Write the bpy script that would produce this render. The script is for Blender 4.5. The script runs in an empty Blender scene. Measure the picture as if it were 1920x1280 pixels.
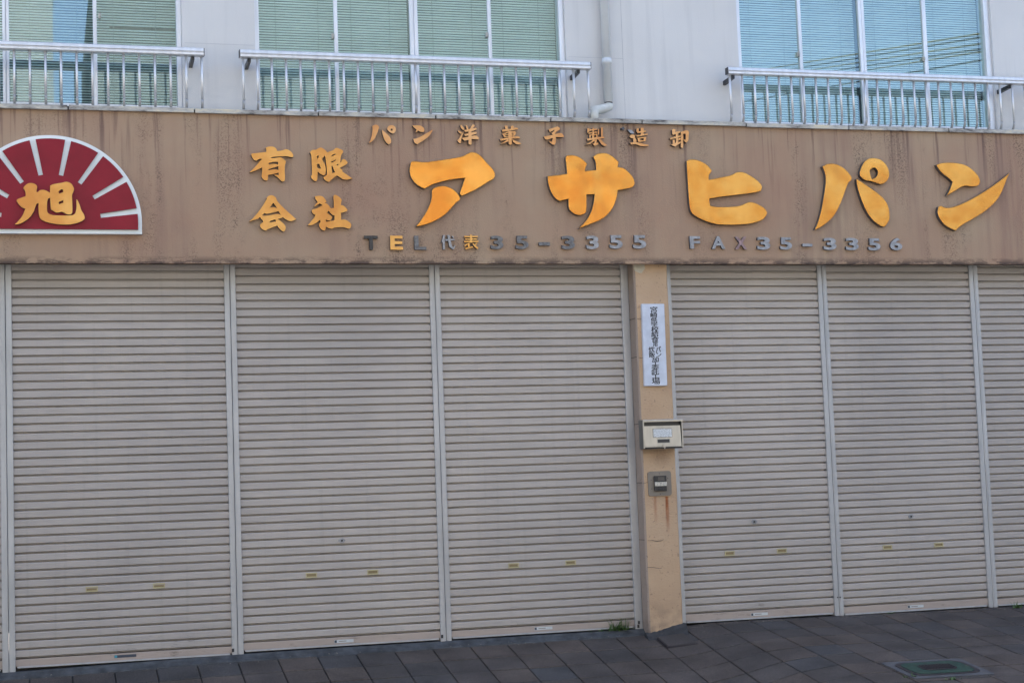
import bpy, bmesh, math, random
from mathutils import Vector, Matrix
R = math.radians
random.seed(7)
scene = bpy.context.scene
col = scene.collection

# ---------------------------------------------------------------- camera, sky, sun, exposure
F_PX = 3106.1
YAW, PITCH, ROLL = R(15.9084), R(4.9235), R(-2.1078)
CAM = Vector((0.0, -12.8, 1.195))
cy, sy, cp, sp = math.cos(YAW), math.sin(YAW), math.cos(PITCH), math.sin(PITCH)
FWD = Vector((sy*cp, cy*cp, sp)); r0 = Vector((cy, -sy, 0)); u0 = r0.cross(FWD)
RGT = r0*math.cos(ROLL) + u0*math.sin(ROLL)
UPV = -r0*math.sin(ROLL) + u0*math.cos(ROLL)
cd = bpy.data.cameras.new('camera'); cam = bpy.data.objects.new('camera', cd); col.objects.link(cam)
cd.sensor_fit = 'HORIZONTAL'; cd.sensor_width = 36.0; cd.lens = 36.0*F_PX/1920.0
cd.clip_start = 0.1; cd.clip_end = 2000
m = Matrix((RGT, UPV, -FWD)).transposed().to_4x4(); m.translation = CAM; cam.matrix_world = m
scene.camera = cam

SUN_EL, SUN_ROT = R(48), R(-14)
w = bpy.data.worlds.new('World'); scene.world = w; w.use_nodes = True
nt = w.node_tree; bg = nt.nodes['Background']
sky = nt.nodes.new('ShaderNodeTexSky'); sky.sky_type = 'NISHITA'; sky.sun_disc = False
sky.sun_elevation = SUN_EL; sky.sun_rotation = SUN_ROT; sky.air_density = 0.8; sky.dust_density = 4.0; sky.ozone_density = 0.4
nt.links.new(sky.outputs[0], bg.inputs[0]); bg.inputs[1].default_value = 0.15
sd = bpy.data.lights.new('sun', 'SUN'); sd.energy = 2.2; sd.angle = R(0.53); sd.color = (1.0, 0.95, 0.86)
so = bpy.data.objects.new('sun', sd); col.objects.link(so)
sun_dir = Vector((math.sin(SUN_ROT)*math.cos(SUN_EL), math.cos(SUN_ROT)*math.cos(SUN_EL), math.sin(SUN_EL)))
so.rotation_euler = sun_dir.to_track_quat('Z', 'Y').to_euler()
so.location = (0, 20, 30)
scene.view_settings.view_transform = 'Standard'; scene.view_settings.look = 'None'
scene.view_settings.exposure = 2.08; scene.view_settings.gamma = 1.0
scene.view_settings.use_curve_mapping = False
scene.cycles.max_bounces = 8; scene.cycles.transparent_max_bounces = 12

# ---------------------------------------------------------------- photo pixel -> point on a plane / on the ground
def ray(px, py):
    return FWD + RGT*((px-960)/F_PX) - UPV*((py-640)/F_PX)
def at(px, py, Y=0.0):
    d = ray(px, py); return CAM + d*((Y-CAM.y)/d.y)
def sstep(a, b, x):
    t = min(1, max(0, (x-a)/(b-a))); return t*t*(3-2*t)
def gz(x, y):
    """pavement height: a ramp falling from the shop front to the street"""
    d = max(0.0, -y)
    zb = -0.03 + 0.044*sstep(4.75, 5.15, x) - 0.028*(1-sstep(-0.5, 1.8, x)) - 0.022*sstep(5.1, 7.8, x)
    s = 0.215 - 0.08*sstep(4.7, 5.6, x)
    z = zb - s*d
    lo = -0.36
    k = 0.05
    a, b = z, lo                                   # smooth max
    h = max(0, min(1, 0.5+0.5*(a-b)/k))
    return b*(1-h)+a*h + k*h*(1-h)
def gat(px, py):
    d = ray(px, py); t0 = 5.0
    f = lambda t: (CAM.z + d.z*t) - gz(CAM.x+d.x*t, CAM.y+d.y*t)
    lo_, hi_ = 2.0, (0.0-CAM.y)/d.y
    for _ in range(60):
        mid = (lo_+hi_)/2
        if f(mid) > 0: lo_ = mid
        else: hi_ = mid
    return CAM + d*hi_

# ---------------------------------------------------------------- materials
def new_mat(name):
    mt = bpy.data.materials.new(name); mt.use_nodes = True
    n = mt.node_tree.nodes; p = n['Principled BSDF']
    return mt, mt.node_tree, n, mt.node_tree.links, p
def coords(n, l, kind='Object', scale=(1, 1, 1)):
    tc = n.new('ShaderNodeTexCoord'); mp = n.new('ShaderNodeMapping'); mp.inputs['Scale'].default_value = scale
    if kind == 'World':
        g = n.new('ShaderNodeNewGeometry'); l.new(g.outputs['Position'], mp.inputs[0])
    else:
        l.new(tc.outputs[kind], mp.inputs[0])
    return mp.outputs[0]
def noise(n, l, vec, scale, detail=4, rough=0.55):
    t = n.new('ShaderNodeTexNoise'); t.inputs['Scale'].default_value = scale
    t.inputs['Detail'].default_value = detail; t.inputs['Roughness'].default_value = rough
    l.new(vec, t.inputs['Vector']); return t.outputs['Fac']
def ramp(n, l, fac, stops):
    c = n.new('ShaderNodeValToRGB'); e = c.color_ramp.elements
    e[0].position, e[0].color = stops[0][0], stops[0][1]
    e[1].position, e[1].color = stops[-1][0], stops[-1][1]
    for pos, cl in stops[1:-1]:
        q = e.new(pos); q.color = cl
    l.new(fac, c.inputs[0]); return c.outputs[0]
def g1(v): return (v, v, v, 1)
def c4(c): return (c[0], c[1], c[2], 1)
def mix(n, l, fac, a, b, mode='MIX'):
    x = n.new('ShaderNodeMix'); x.data_type = 'RGBA'; x.blend_type = mode; x.clamp_factor = True
    for sock, v in ((x.inputs[0], fac), (x.inputs[6], a), (x.inputs[7], b)):
        if hasattr(v, 'is_output') or isinstance(v, bpy.types.NodeSocket): l.new(v, sock)
        elif isinstance(v, (int, float)): sock.default_value = v
        else: sock.default_value = c4(v)
    return x.outputs[2]
def math_(n, l, op, a, b=None):
    x = n.new('ShaderNodeMath'); x.operation = op
    for i, v in enumerate((a, b)):
        if v is None: continue
        if isinstance(v, bpy.types.NodeSocket): l.new(v, x.inputs[i])
        else: x.inputs[i].default_value = v
    return x.outputs[0]
def bump(n, l, p, h, strength=0.3, dist=0.01):
    b = n.new('ShaderNodeBump'); b.inputs['Strength'].default_value = strength; b.inputs['Distance'].default_value = dist
    l.new(h, b.inputs['Height']); l.new(b.outputs[0], p.inputs['Normal'])
def simple(name, c, rough=0.5, metal=0.0, var=0.12, vscale=6.0, bmp=0.0, bscale=120, spec=0.5):
    mt, t, n, l, p = new_mat(name)
    v = coords(n, l, 'World')
    f = noise(n, l, v, vscale, 5)
    dk = tuple(x*(1-var) for x in c); lt = tuple(min(1, x*(1+var)) for x in c)
    l.new(ramp(n, l, f, [(0.3, c4(dk)), (0.7, c4(lt))]), p.inputs['Base Color'])
    p.inputs['Roughness'].default_value = rough; p.inputs['Metallic'].default_value = metal
    p.inputs['Specular IOR Level'].default_value = spec
    if bmp: bump(n, l, p, noise(n, l, v, bscale, 3), bmp, 0.004)
    return mt

FY_ = -0.25
def m_fascia():
    mt, t, n, l, p = new_mat('fascia_plaster')
    v = coords(n, l, 'World')
    base = ramp(n, l, noise(n, l, v, 1.3, 5), [(0.3, (0.375, 0.232, 0.155, 1)), (0.5, (0.395, 0.265, 0.176, 1)), (0.7, (0.415, 0.302, 0.202, 1))])
    vs = coords(n, l, 'World', (6.0, 1.0, 0.35))
    st = ramp(n, l, noise(n, l, vs, 1.6, 5, 0.6), [(0.46, g1(0)), (0.66, g1(1))])
    msk = ramp(n, l, noise(n, l, coords(n, l, 'World', (1.1, 1, 0.4)), 0.9, 3), [(0.42, g1(0.1)), (0.62, g1(1))])
    base = mix(n, l, math_(n, l, 'MULTIPLY', math_(n, l, 'MULTIPLY', st, msk), 0.5), base, (0.24, 0.145, 0.115))
    # thin dark runs below the ledge
    vs2 = coords(n, l, 'World', (26.0, 1.0, 0.9))
    g = n.new('ShaderNodeNewGeometry'); sx = n.new('ShaderNodeSeparateXYZ'); l.new(g.outputs['Position'], sx.inputs[0])
    hi = n.new('ShaderNodeMapRange'); hi.inputs[1].default_value = 3.35; hi.inputs[2].default_value = 4.15
    l.new(sx.outputs['Z'], hi.inputs[0])
    rn = ramp(n, l, noise(n, l, vs2, 1.0, 4, 0.6), [(0.54, g1(0)), (0.70, g1(1))])
    rn = math_(n, l, 'MULTIPLY', math_(n, l, 'MULTIPLY', rn, hi.outputs[0]), 0.95)
    base = mix(n, l, rn, base, (0.15, 0.09, 0.075))
    # black mould specks in patches
    pm = ramp(n, l, noise(n, l, coords(n, l, 'World', (2.6, 1, 0.5)), 1.2, 4), [(0.54, g1(0)), (0.70, g1(1))])
    for zx, zw in ((283, 0.13), (300, 0.05), (440, 0.11), (672, 0.07), (705, 0.13), (790, 0.06), (950, 0.10), (1105, 0.08), (1500, 0.10), (1735, 0.05)):
        dx = math_(n, l, 'ABSOLUTE', math_(n, l, 'SUBTRACT', sx.outputs['X'], at(zx, 400, FY_).x))
        e = n.new('ShaderNodeMapRange'); e.inputs[1].default_value = zw; e.inputs[2].default_value = 0.0; e.inputs[4].default_value = 1.0; l.new(dx, e.inputs[0])
        lf = ramp(n, l, noise(n, l, coords(n, l, 'World', (5, 1, 2.6)), 1.0+zw*6, 5, 0.65), [(0.45, g1(0)), (0.66, g1(1))])
        pm = math_(n, l, 'MAXIMUM', pm, math_(n, l, 'MULTIPLY', e.outputs[0], lf))
    sk = ramp(n, l, noise(n, l, v, 110, 6, 0.8), [(0.50, g1(0)), (0.58, g1(1))])
    base = mix(n, l, math_(n, l, 'MULTIPLY', math_(n, l, 'MULTIPLY', pm, sk), 0.95), base, (0.055, 0.04, 0.035))
    # crusty dirt along the lower edge
    lo = n.new('ShaderNodeMapRange'); lo.inputs[1].default_value = 3.0; lo.inputs[2].default_value = 2.945
    l.new(sx.outputs['Z'], lo.inputs[0])
    ck = ramp(n, l, noise(n, l, coords(n, l, 'World', (1, 1, 3)), 7, 6, 0.75), [(0.44, g1(0)), (0.54, g1(1))])
    base = mix(n, l, math_(n, l, 'MULTIPLY', math_(n, l, 'MULTIPLY', lo.outputs[0], ck), 0.85), base, (0.06, 0.04, 0.035))
    l.new(base, p.inputs['Base Color']); p.inputs['Roughness'].default_value = 0.75; p.inputs['Specular IOR Level'].default_value = 0.3
    bump(n, l, p, noise(n, l, v, 95, 4, 0.6), 0.35, 0.006)
    return mt
def m_wall():
    mt, t, n, l, p = new_mat('white_plaster')
    v = coords(n, l, 'World')
    base = ramp(n, l, noise(n, l, v, 1.1, 4), [(0.3, (0.60, 0.592, 0.58, 1)), (0.7, (0.66, 0.652, 0.635, 1))])
    st = ramp(n, l, noise(n, l, coords(n, l, 'World', (9, 1, 0.5)), 1.2, 5), [(0.52, g1(0)), (0.75, g1(1))])
    base = mix(n, l, math_(n, l, 'MULTIPLY', st, 0.28), base, (0.40, 0.40, 0.41))
    l.new(base, p.inputs['Base Color']); p.inputs['Roughness'].default_value = 0.7
    bump(n, l, p, noise(n, l, v, 110, 3, 0.6), 0.25, 0.005)
    return mt
def m_pillar(face=True):
    mt, t, n, l, p = new_mat('pillar_plaster')
    v = coords(n, l, 'World')
    base = ramp(n, l, noise(n, l, v, 2.2, 5), [(0.3, (0.48, 0.325, 0.20, 1)), (0.7, (0.57, 0.40, 0.255, 1))])
    g = n.new('ShaderNodeNewGeometry'); sx = n.new('ShaderNodeSeparateXYZ'); l.new(g.outputs['Position'], sx.inputs[0])
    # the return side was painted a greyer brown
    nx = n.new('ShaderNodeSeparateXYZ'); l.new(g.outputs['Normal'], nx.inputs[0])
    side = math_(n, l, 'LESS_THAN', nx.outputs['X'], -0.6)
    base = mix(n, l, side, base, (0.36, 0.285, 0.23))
    def runmark(px, py0, py1, wd, colr, amt, base):
        a, b = at(px, py0, -0.17), at(px, py1, -0.17)
        dx = math_(n, l, 'ABSOLUTE', math_(n, l, 'SUBTRACT', sx.outputs['X'], a.x))
        e = n.new('ShaderNodeMapRange'); e.inputs[1].default_value = wd; e.inputs[2].default_value = wd*0.2; l.new(dx, e.inputs[0])
        zt = math_(n, l, 'LESS_THAN', sx.outputs['Z'], a.z)
        zz = n.new('ShaderNodeMapRange'); zz.inputs[1].default_value = b.z; zz.inputs[2].default_value = b.z+(a.z-b.z)*0.6; l.new(sx.outputs['Z'], zz.inputs[0])
        nn = ramp(n, l, noise(n, l, coords(n, l, 'World', (60, 1, 8)), 1.0, 4), [(0.28, g1(0)), (0.46, g1(1))])
        f = math_(n, l, 'MULTIPLY', math_(n, l, 'MULTIPLY', e.outputs[0], zt), math_(n, l, 'MULTIPLY', zz.outputs[0], nn))
        return mix(n, l, math_(n, l, 'MULTIPLY', f, amt), base, colr)
    base = runmark(1250, 930, 1000, 0.020, (0.30, 0.08, 0.02), 0.95, base)
    base = runmark(1228, 930, 985, 0.018, (0.33, 0.12, 0.05), 0.55, base)
    base = runmark(1240, 843, 880, 0.13, (0.20, 0.12, 0.08), 0.45, base)
    # grime near the pavement, pale patch at the top corner
    a = at(1245, 1120, -0.17); zz = n.new('ShaderNodeMapRange'); zz.inputs[1].default_value = a.z; zz.inputs[2].default_value = a.z-0.28
    l.new(sx.outputs['Z'], zz.inputs[0])
    gm = ramp(n, l, noise(n, l, v, 8, 5), [(0.4, g1(0)), (0.62, g1(1))])
    base = mix(n, l, math_(n, l, 'MULTIPLY', math_(n, l, 'MULTIPLY', zz.outputs[0], gm), 0.7), base, (0.13, 0.095, 0.075))
    sk = ramp(n, l, noise(n, l, v, 38, 3, 0.6), [(0.64, g1(0)), (0.70, g1(1))])
    base = mix(n, l, math_(n, l, 'MULTIPLY', sk, 0.45), base, (0.14, 0.09, 0.07))
    c = at(1199, 501, -0.17)
    ds = n.new('ShaderNodeVectorMath'); ds.operation = 'DISTANCE'; l.new(g.outputs['Position'], ds.inputs[0]); ds.inputs[1].default_value = (c.x, -0.17, c.z)
    dn = math_(n, l, 'ADD', ds.outputs['Value'], math_(n, l, 'MULTIPLY', noise(n, l, v, 40, 3), 0.03))
    base = mix(n, l, math_(n, l, 'LESS_THAN', dn, 0.062), base, (0.50, 0.46, 0.36))
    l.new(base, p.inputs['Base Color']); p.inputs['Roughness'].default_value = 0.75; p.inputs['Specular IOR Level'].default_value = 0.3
    bump(n, l, p, noise(n, l, coords(n, l, 'World', (1, 1, 2.2)), 42, 4, 0.6), 0.5, 0.01)
    return mt
def m_slat(name, c):
    mt, t, n, l, p = new_mat(name)
    oi = n.new('ShaderNodeObjectInfo')
    v = coords(n, l, 'World', (1.0, 1, 5.0))
    f = noise(n, l, v, 2.3, 5)
    base = ramp(n, l, f, [(0.3, c4([x*0.93 for x in c])), (0.7, c4([x*1.06 for x in c]))])
    base = mix(n, l, math_(n, l, 'MULTIPLY', oi.outputs['Random'], 0.12), base, tuple(x*0.72 for x in c))
    # scuffs and short rubbed marks
    vs = coords(n, l, 'World', (14, 1, 60))
    sc = ramp(n, l, noise(n, l, vs, 1.0, 6, 0.7), [(0.66, g1(0)), (0.74, g1(1))])
    pm = ramp(n, l, noise(n, l, coords(n, l, 'World', (2.4, 1, 5)), 1.0, 3), [(0.5, g1(0)), (0.62, g1(1))])
    base = mix(n, l, math_(n, l, 'MULTIPLY', math_(n, l, 'MULTIPLY', sc, pm), 0.6), base, (0.10, 0.095, 0.09))
    drip = ramp(n, l, noise(n, l, coords(n, l, 'World', (22, 1, 0.8)), 1.0, 4), [(0.55, g1(0)), (0.78, g1(1))])
    base = mix(n, l, math_(n, l, 'MULTIPLY', drip, 0.18), base, (0.2, 0.18, 0.16))
    pv = ramp(n, l, noise(n, l, coords(n, l, 'World', (0.55, 1, 0.25)), 1.0, 3), [(0.35, (0.86, 0.86, 0.87, 1)), (0.65, (1.06, 1.05, 1.03, 1))])
    base = mix(n, l, 1.0, base, pv, 'MULTIPLY')
    g = n.new('ShaderNodeNewGeometry'); sx = n.new('ShaderNodeSeparateXYZ'); l.new(g.outputs['Position'], sx.inputs[0])
    zl = n.new('ShaderNodeMapRange'); zl.inputs[1].default_value = 0.26; zl.inputs[2].default_value = 0.02; l.new(sx.outputs['Z'], zl.inputs[0])
    sm = ramp(n, l, noise(n, l, v, 9, 6, 0.72), [(0.56, g1(0)), (0.66, g1(1))])
    sm2 = ramp(n, l, noise(n, l, coords(n, l, 'World', (1, 1, 1)), 1.6, 2), [(0.45, g1(0)), (0.6, g1(1))])
    base = mix(n, l, math_(n, l, 'MULTIPLY', math_(n, l, 'MULTIPLY', sm, sm2), math_(n, l, 'MULTIPLY', zl.outputs[0], 0.9)), base, (0.09, 0.07, 0.055))
    l.new(base, p.inputs['Base Color']); p.inputs['Roughness'].default_value = 0.42
    p.inputs['Specular IOR Level'].default_value = 0.45
    bump(n, l, p, noise(n, l, coords(n, l, 'World', (3, 1, 220)), 1.0, 3), 0.12, 0.002)
    return mt
def m_alu(name, c, rough=0.35, metal=0.75):
    mt, t, n, l, p = new_mat(name)
    f = noise(n, l, coords(n, l, 'World', (9, 9, 1.2)), 2.0, 5)
    l.new(ramp(n, l, f, [(0.3, c4([x*0.85 for x in c])), (0.7, c4([min(1, x*1.08) for x in c]))]), p.inputs['Base Color'])
    p.inputs['Roughness'].default_value = rough; p.inputs['Metallic'].default_value = metal
    return mt
def m_gold(name, c, rough, metal, wob):
    mt, t, n, l, p = new_mat(name)
    oi = n.new('ShaderNodeObjectInfo')
    v = coords(n, l, 'World', (1, 1, 1))
    f = noise(n, l, v, 3.5, 4)
    base = ramp(n, l, f, [(0.36, c4([c[0]*0.84, c[1]*0.70, c[2]*0.6])), (0.5, c4([c[0]*0.95, c[1]*0.9, c[2]*0.85])), (0.64, c4([c[0]*1.05, c[1]*1.12, c[2]*1.3]))])  # patina mottling, widened to imitate the tonal changes of reflections
    st = ramp(n, l, noise(n, l, coords(n, l, 'World', (18, 1, 0.6)), 1.0, 4), [(0.58, g1(0)), (0.8, g1(1))])
    base = mix(n, l, math_(n, l, 'MULTIPLY', st, 0.22), base, (c[0]*0.55, c[1]*0.5, c[2]*0.9))
    l.new(base, p.inputs['Base Color'])
    p.inputs['Roughness'].default_value = rough; p.inputs['Metallic'].default_value = metal
    bump(n, l, p, noise(n, l, v, 2.6, 2), wob, 0.08)
    return mt
def m_tile():
    mt, t, n, l, p = new_mat('paving_tile')
    oi = n.new('ShaderNodeObjectInfo'); v = coords(n, l, 'World')
    c = ramp(n, l, oi.outputs['Random'], [(0.0, (0.084, 0.066, 0.055, 1)), (0.45, (0.069, 0.058, 0.052, 1)), (0.85, (0.060, 0.053, 0.049, 1)), (1.0, (0.056, 0.055, 0.056, 1))])
    sp_ = ramp(n, l, noise(n, l, v, 190, 2, 0.7), [(0.35, g1(0.45)), (0.5, g1(0.95)), (0.68, g1(1.9))])
    c = mix(n, l, 1.0, c, sp_, 'MULTIPLY')
    bl = ramp(n, l, noise(n, l, v, 3.2, 5), [(0.32, g1(0.68)), (0.7, g1(1.32))])
    c = mix(n, l, 1.0, c, bl, 'MULTIPLY')
    gm = ramp(n, l, noise(n, l, v, 14, 5, 0.7), [(0.66, g1(1)), (0.72, g1(0.45))])
    c = mix(n, l, 1.0, c, gm, 'MULTIPLY')
    l.new(c, p.inputs['Base Color']); p.inputs['Roughness'].default_value = 0.7
    p.inputs['Specular IOR Level'].default_value = 0.35
    bump(n, l, p, noise(n, l, v, 150, 3), 0.3, 0.004)
    return mt
def m_ledge():
    mt, t, n, l, p = new_mat('ledge_cap'); v = coords(n, l, 'World')
    c = ramp(n, l, noise(n, l, coords(n, l, 'World', (1, 1, 3)), 4.5, 6, 0.7), [(0.36, (0.06, 0.055, 0.05, 1)), (0.44, (0.30, 0.28, 0.25, 1)), (0.55, (0.50, 0.48, 0.43, 1)), (0.66, (0.66, 0.58, 0.42, 1))])
    l.new(c, p.inputs['Base Color']); p.inputs['Roughness'].default_value = 0.7
    bump(n, l, p, noise(n, l, v, 60, 4), 0.4, 0.006); return mt
def m_glass():
    mt, t, n, l, p = new_mat('tinted_glass'); n.remove(p)
    out = [x for x in n if x.type == 'OUTPUT_MATERIAL'][0]
    tr = n.new('ShaderNodeBsdfTransparent'); tr.inputs[0].default_value = (0.885, 0.955, 0.94, 1)
    gl = n.new('ShaderNodeBsdfGlossy'); gl.inputs['Roughness'].default_value = 0.0; gl.inputs[0].default_value = (0.84, 0.975, 1.0, 1)
    lw = n.new('ShaderNodeLayerWeight'); pw = math_(n, l, 'POWER', lw.outputs['Facing'], 4.0)
    fr_ = math_(n, l, 'ADD', math_(n, l, 'MULTIPLY', pw, 0.9), 0.105)
    ms = n.new('ShaderNodeMixShader'); l.new(fr_, ms.inputs[0]); l.new(tr.outputs[0], ms.inputs[1]); l.new(gl.outputs[0], ms.inputs[2])
    l.new(ms.outputs[0], out.inputs[0]); return mt

M = {}
M['fascia'] = m_fascia(); M['wall'] = m_wall(); M['pillar'] = m_pillar()
M['slat'] = m_slat('shutter_paint', (0.475, 0.430, 0.393)); M['bottom_bar'] = m_slat('bottom_bar_paint', (0.42, 0.345, 0.295))
M['guide'] = m_alu('guide_aluminium', (0.46, 0.46, 0.46), 0.45, 0.35)
M['alu'] = m_alu('rail_aluminium', (0.74, 0.74, 0.75), 0.42, 0.55)
M['alu_dark_reflection'] = m_alu('dark_reflection_aluminium', (0.42, 0.41, 0.40), 0.45, 0.6)  # darker rail metal, the dark reflection put into its colour
M['frame'] = m_alu('window_aluminium', (0.74, 0.75, 0.78), 0.35, 0.3)
M['dark'] = simple('dark_recess', (0.035, 0.033, 0.032), 0.7)
M['black'] = simple('black_plastic', (0.018, 0.018, 0.02), 0.35)
M['gold_big'] = m_gold('gold_leaf_big', (0.72, 0.325, 0.058), 0.26, 0.8, 0.20)
M['gold'] = m_gold('gold_paint', (0.84, 0.405, 0.085), 0.5, 0.2, 0.05)
M['gold_small'] = m_gold('gold_paint_faded', (0.80, 0.40, 0.135), 0.55, 0.1, 0.05)
M['letter_side'] = simple('letter_edge', (0.10, 0.095, 0.10), 0.45, 0.3)
M['silver'] = simple('worn_steel', (0.29, 0.29, 0.30), 0.4, 0.3, 0.3, 30)
M['silver_dark'] = simple('tarnished_steel', (0.14, 0.14, 0.145), 0.38, 0.3, 0.5, 40)
M['letter_black'] = simple('blackened_steel', (0.035, 0.037, 0.042), 0.3, 0.4, 0.3, 40)
M['letter_rusty'] = simple('rusted_steel', (0.30, 0.20, 0.20), 0.5, 0.4, 0.3, 40)
M['white_sign'] = simple('white_acrylic', (0.76, 0.79, 0.79), 0.3, 0, 0.06, 5)
M['red_sign'] = simple('red_acrylic', (0.25, 0.009, 0.022), 0.4, 0, 0.15, 4, spec=0.25)
M['board'] = simple('painted_white_board', (0.60, 0.64, 0.72), 0.55, 0, 0.1, 14)
M['ink'] = simple('black_ink', (0.02, 0.018, 0.022), 0.6)
M['steel'] = m_alu('brushed_stainless', (0.44, 0.415, 0.37), 0.3, 0.75)
M['steel_side'] = m_alu('stainless_side', (0.22, 0.225, 0.22), 0.35, 0.8)
M['plate'] = simple('grey_metal_plate', (0.22, 0.19, 0.155), 0.5, 0.2)
M['label'] = simple('pale_label', (0.50, 0.47, 0.40), 0.5, 0, 0.5, 130)
M['plastic_label'] = simple('cracked_film', (0.58, 0.60, 0.60), 0.2, 0, 0.5, 170, 0.9, 150)
M['brass'] = simple('yellow_plastic_pull', (0.46, 0.40, 0.23), 0.4)
M['brass_dark'] = simple('yellow_pull_recess', (0.25, 0.19, 0.09), 0.5)
M['sticker'] = simple('white_sticker', (0.52, 0.55, 0.55), 0.4)
M['sticker_dark'] = simple('navy_sticker', (0.035, 0.05, 0.075), 0.4)
M['teal'] = simple('teal_print', (0.04, 0.27, 0.36), 0.4)
M['tile'] = m_tile()
M['bed'] = simple('joint_sand', (0.018, 0.016, 0.015), 0.9, 0, 0.3, 20)
M['threshold'] = simple('threshold_concrete', (0.052, 0.056, 0.06), 0.75, 0, 0.5, 14, 0.5, 70)
M['dark_mortar'] = simple('dark_mortar', (0.036, 0.036, 0.037), 0.85, 0, 0.4, 20, 0.5, 70)
M['ledge'] = m_ledge()
M['joint'] = simple('plaster_joint', (0.50, 0.50, 0.51), 0.8)
M['pvc'] = simple('grey_pvc', (0.66, 0.69, 0.71), 0.4, 0, 0.05)
M['pvc_old'] = simple('weathered_pvc', (0.60, 0.60, 0.55), 0.5, 0, 0.15, 14)
M['glass'] = m_glass()
M['blind'] = simple('blind_slat', (0.80, 0.81, 0.79), 0.45, 0, 0.04)
M['cord'] = simple('blind_cord', (0.25, 0.27, 0.26), 0.7)
M['room'] = simple('room_paint', (0.05, 0.055, 0.055), 0.8)
M['grit'] = simple('grit', (0.16, 0.14, 0.115), 0.9, 0, 0.6, 60)
M['leaf'] = simple('weed_leaf', (0.065, 0.13, 0.03), 0.5, 0, 0.4, 60)
M['leaf_pale'] = simple('weed_stem', (0.22, 0.30, 0.14), 0.5, 0, 0.2, 60)
M['moss'] = simple('moss', (0.045, 0.07, 0.018), 0.9, 0, 0.4, 60)
M['green_paint'] = simple('green_cover_paint', (0.012, 0.048, 0.032), 0.6, 0, 0.5, 30, 0.4, 60)
M['iron'] = simple('cover_iron', (0.035, 0.03, 0.034), 0.6, 0.3)
M['concrete'] = simple('collar_concrete', (0.075, 0.076, 0.08), 0.8, 0, 0.3, 12, 0.4, 80)
M['asphalt'] = simple('asphalt', (0.05, 0.05, 0.052), 0.85, 0, 0.2, 40, 0.5, 150)
M['kerb'] = simple('kerb_stone', (0.28, 0.28, 0.27), 0.8, 0, 0.2, 12, 0.3, 60)
M['earth'] = simple('ground_grey', (0.14, 0.13, 0.12), 0.9)
M['opp_a'] = simple('cream_render', (0.30, 0.33, 0.33), 0.8, 0, 0.08, 1.0)
M['opp_b'] = simple('beige_tile', (0.46, 0.43, 0.37), 0.7, 0, 0.08, 1.0)
M['opp_glass'] = simple('dark_window', (0.03, 0.04, 0.05), 0.1)
M['slate'] = simple('roof_slate', (0.12, 0.145, 0.145), 0.6)
M['pole'] = simple('pole_concrete', (0.24, 0.235, 0.225), 0.8, 0, 0.1, 5)
M['wire'] = simple('wire_sheath', (0.03, 0.03, 0.03), 0.6)
M['wire_yellow'] = simple('yellow_wire_sheath', (0.30, 0.24, 0.07), 0.6)

# ---------------------------------------------------------------- mesh helpers
def link(name, me, mat, parent=None, loc=None):
    if mat is not None and not me.materials: me.materials.append(mat)
    o = bpy.data.objects.new(name, me); col.objects.link(o)
    if loc is not None: o.location = loc
    if parent is not None:
        o.parent = parent; o.matrix_parent_inverse = Matrix.Translation(-Vector(PW(parent)))
    return o
def PW(o):
    v = Vector(o.location); q = o.parent
    while q: v = v; q = None
    return v
def tag(o, label=None, cat=None, group=None, kind=None):
    if label: o['label'] = label
    if cat: o['category'] = cat
    if group: o['group'] = group
    if kind: o['kind'] = kind
    return o
def empty(name, loc, label=None, cat=None, group=None):
    o = bpy.data.objects.new(name, None); col.objects.link(o); o.location = loc; o.empty_display_size = 0.1
    return tag(o, label, cat, group)
def to_mesh(bm, name='mesh', smooth=False):
    bmesh.ops.recalc_face_normals(bm, faces=bm.faces)
    me = bpy.data.meshes.new(name); bm.to_mesh(me); bm.free()
    if smooth:
        for f in me.polygons: f.use_smooth = True
    return me
def box(bm, x0, x1, y0, y1, z0, z1, bev=0.0):
    vs = [bm.verts.new((x, y, z)) for x in (x0, x1) for y in (y0, y1) for z in (z0, z1)]
    idx = [(0, 1, 3, 2), (4, 6, 7, 5), (0, 4, 5, 1), (2, 3, 7, 6), (0, 2, 6, 4), (1, 5, 7, 3)]
    fs = [bm.faces.new([vs[i] for i in q]) for q in idx]
    if bev > 0:
        es = list({e for f in fs for e in f.edges})
        bmesh.ops.bevel(bm, geom=es, offset=bev, segments=1, affect='EDGES')
def boxo(name, mat, parent, x0, x1, y0, y1, z0, z1, bev=0.0):
    bm = bmesh.new(); box(bm, x0, x1, y0, y1, z0, z1, bev)
    return link(name, to_mesh(bm, name), mat, parent)
def prof_x(bm, prof, x0, x1, closed=False, caps=True):
    """extrude a (y,z) profile along X"""
    a = [bm.verts.new((x0, y, z)) for y, z in prof]; b = [bm.verts.new((x1, y, z)) for y, z in prof]
    k = len(prof)
    for i in range(k if closed else k-1):
        j = (i+1) % k; bm.faces.new((a[i], a[j], b[j], b[i]))
    if closed and caps:
        bm.faces.new(a); bm.faces.new(list(reversed(b)))
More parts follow.
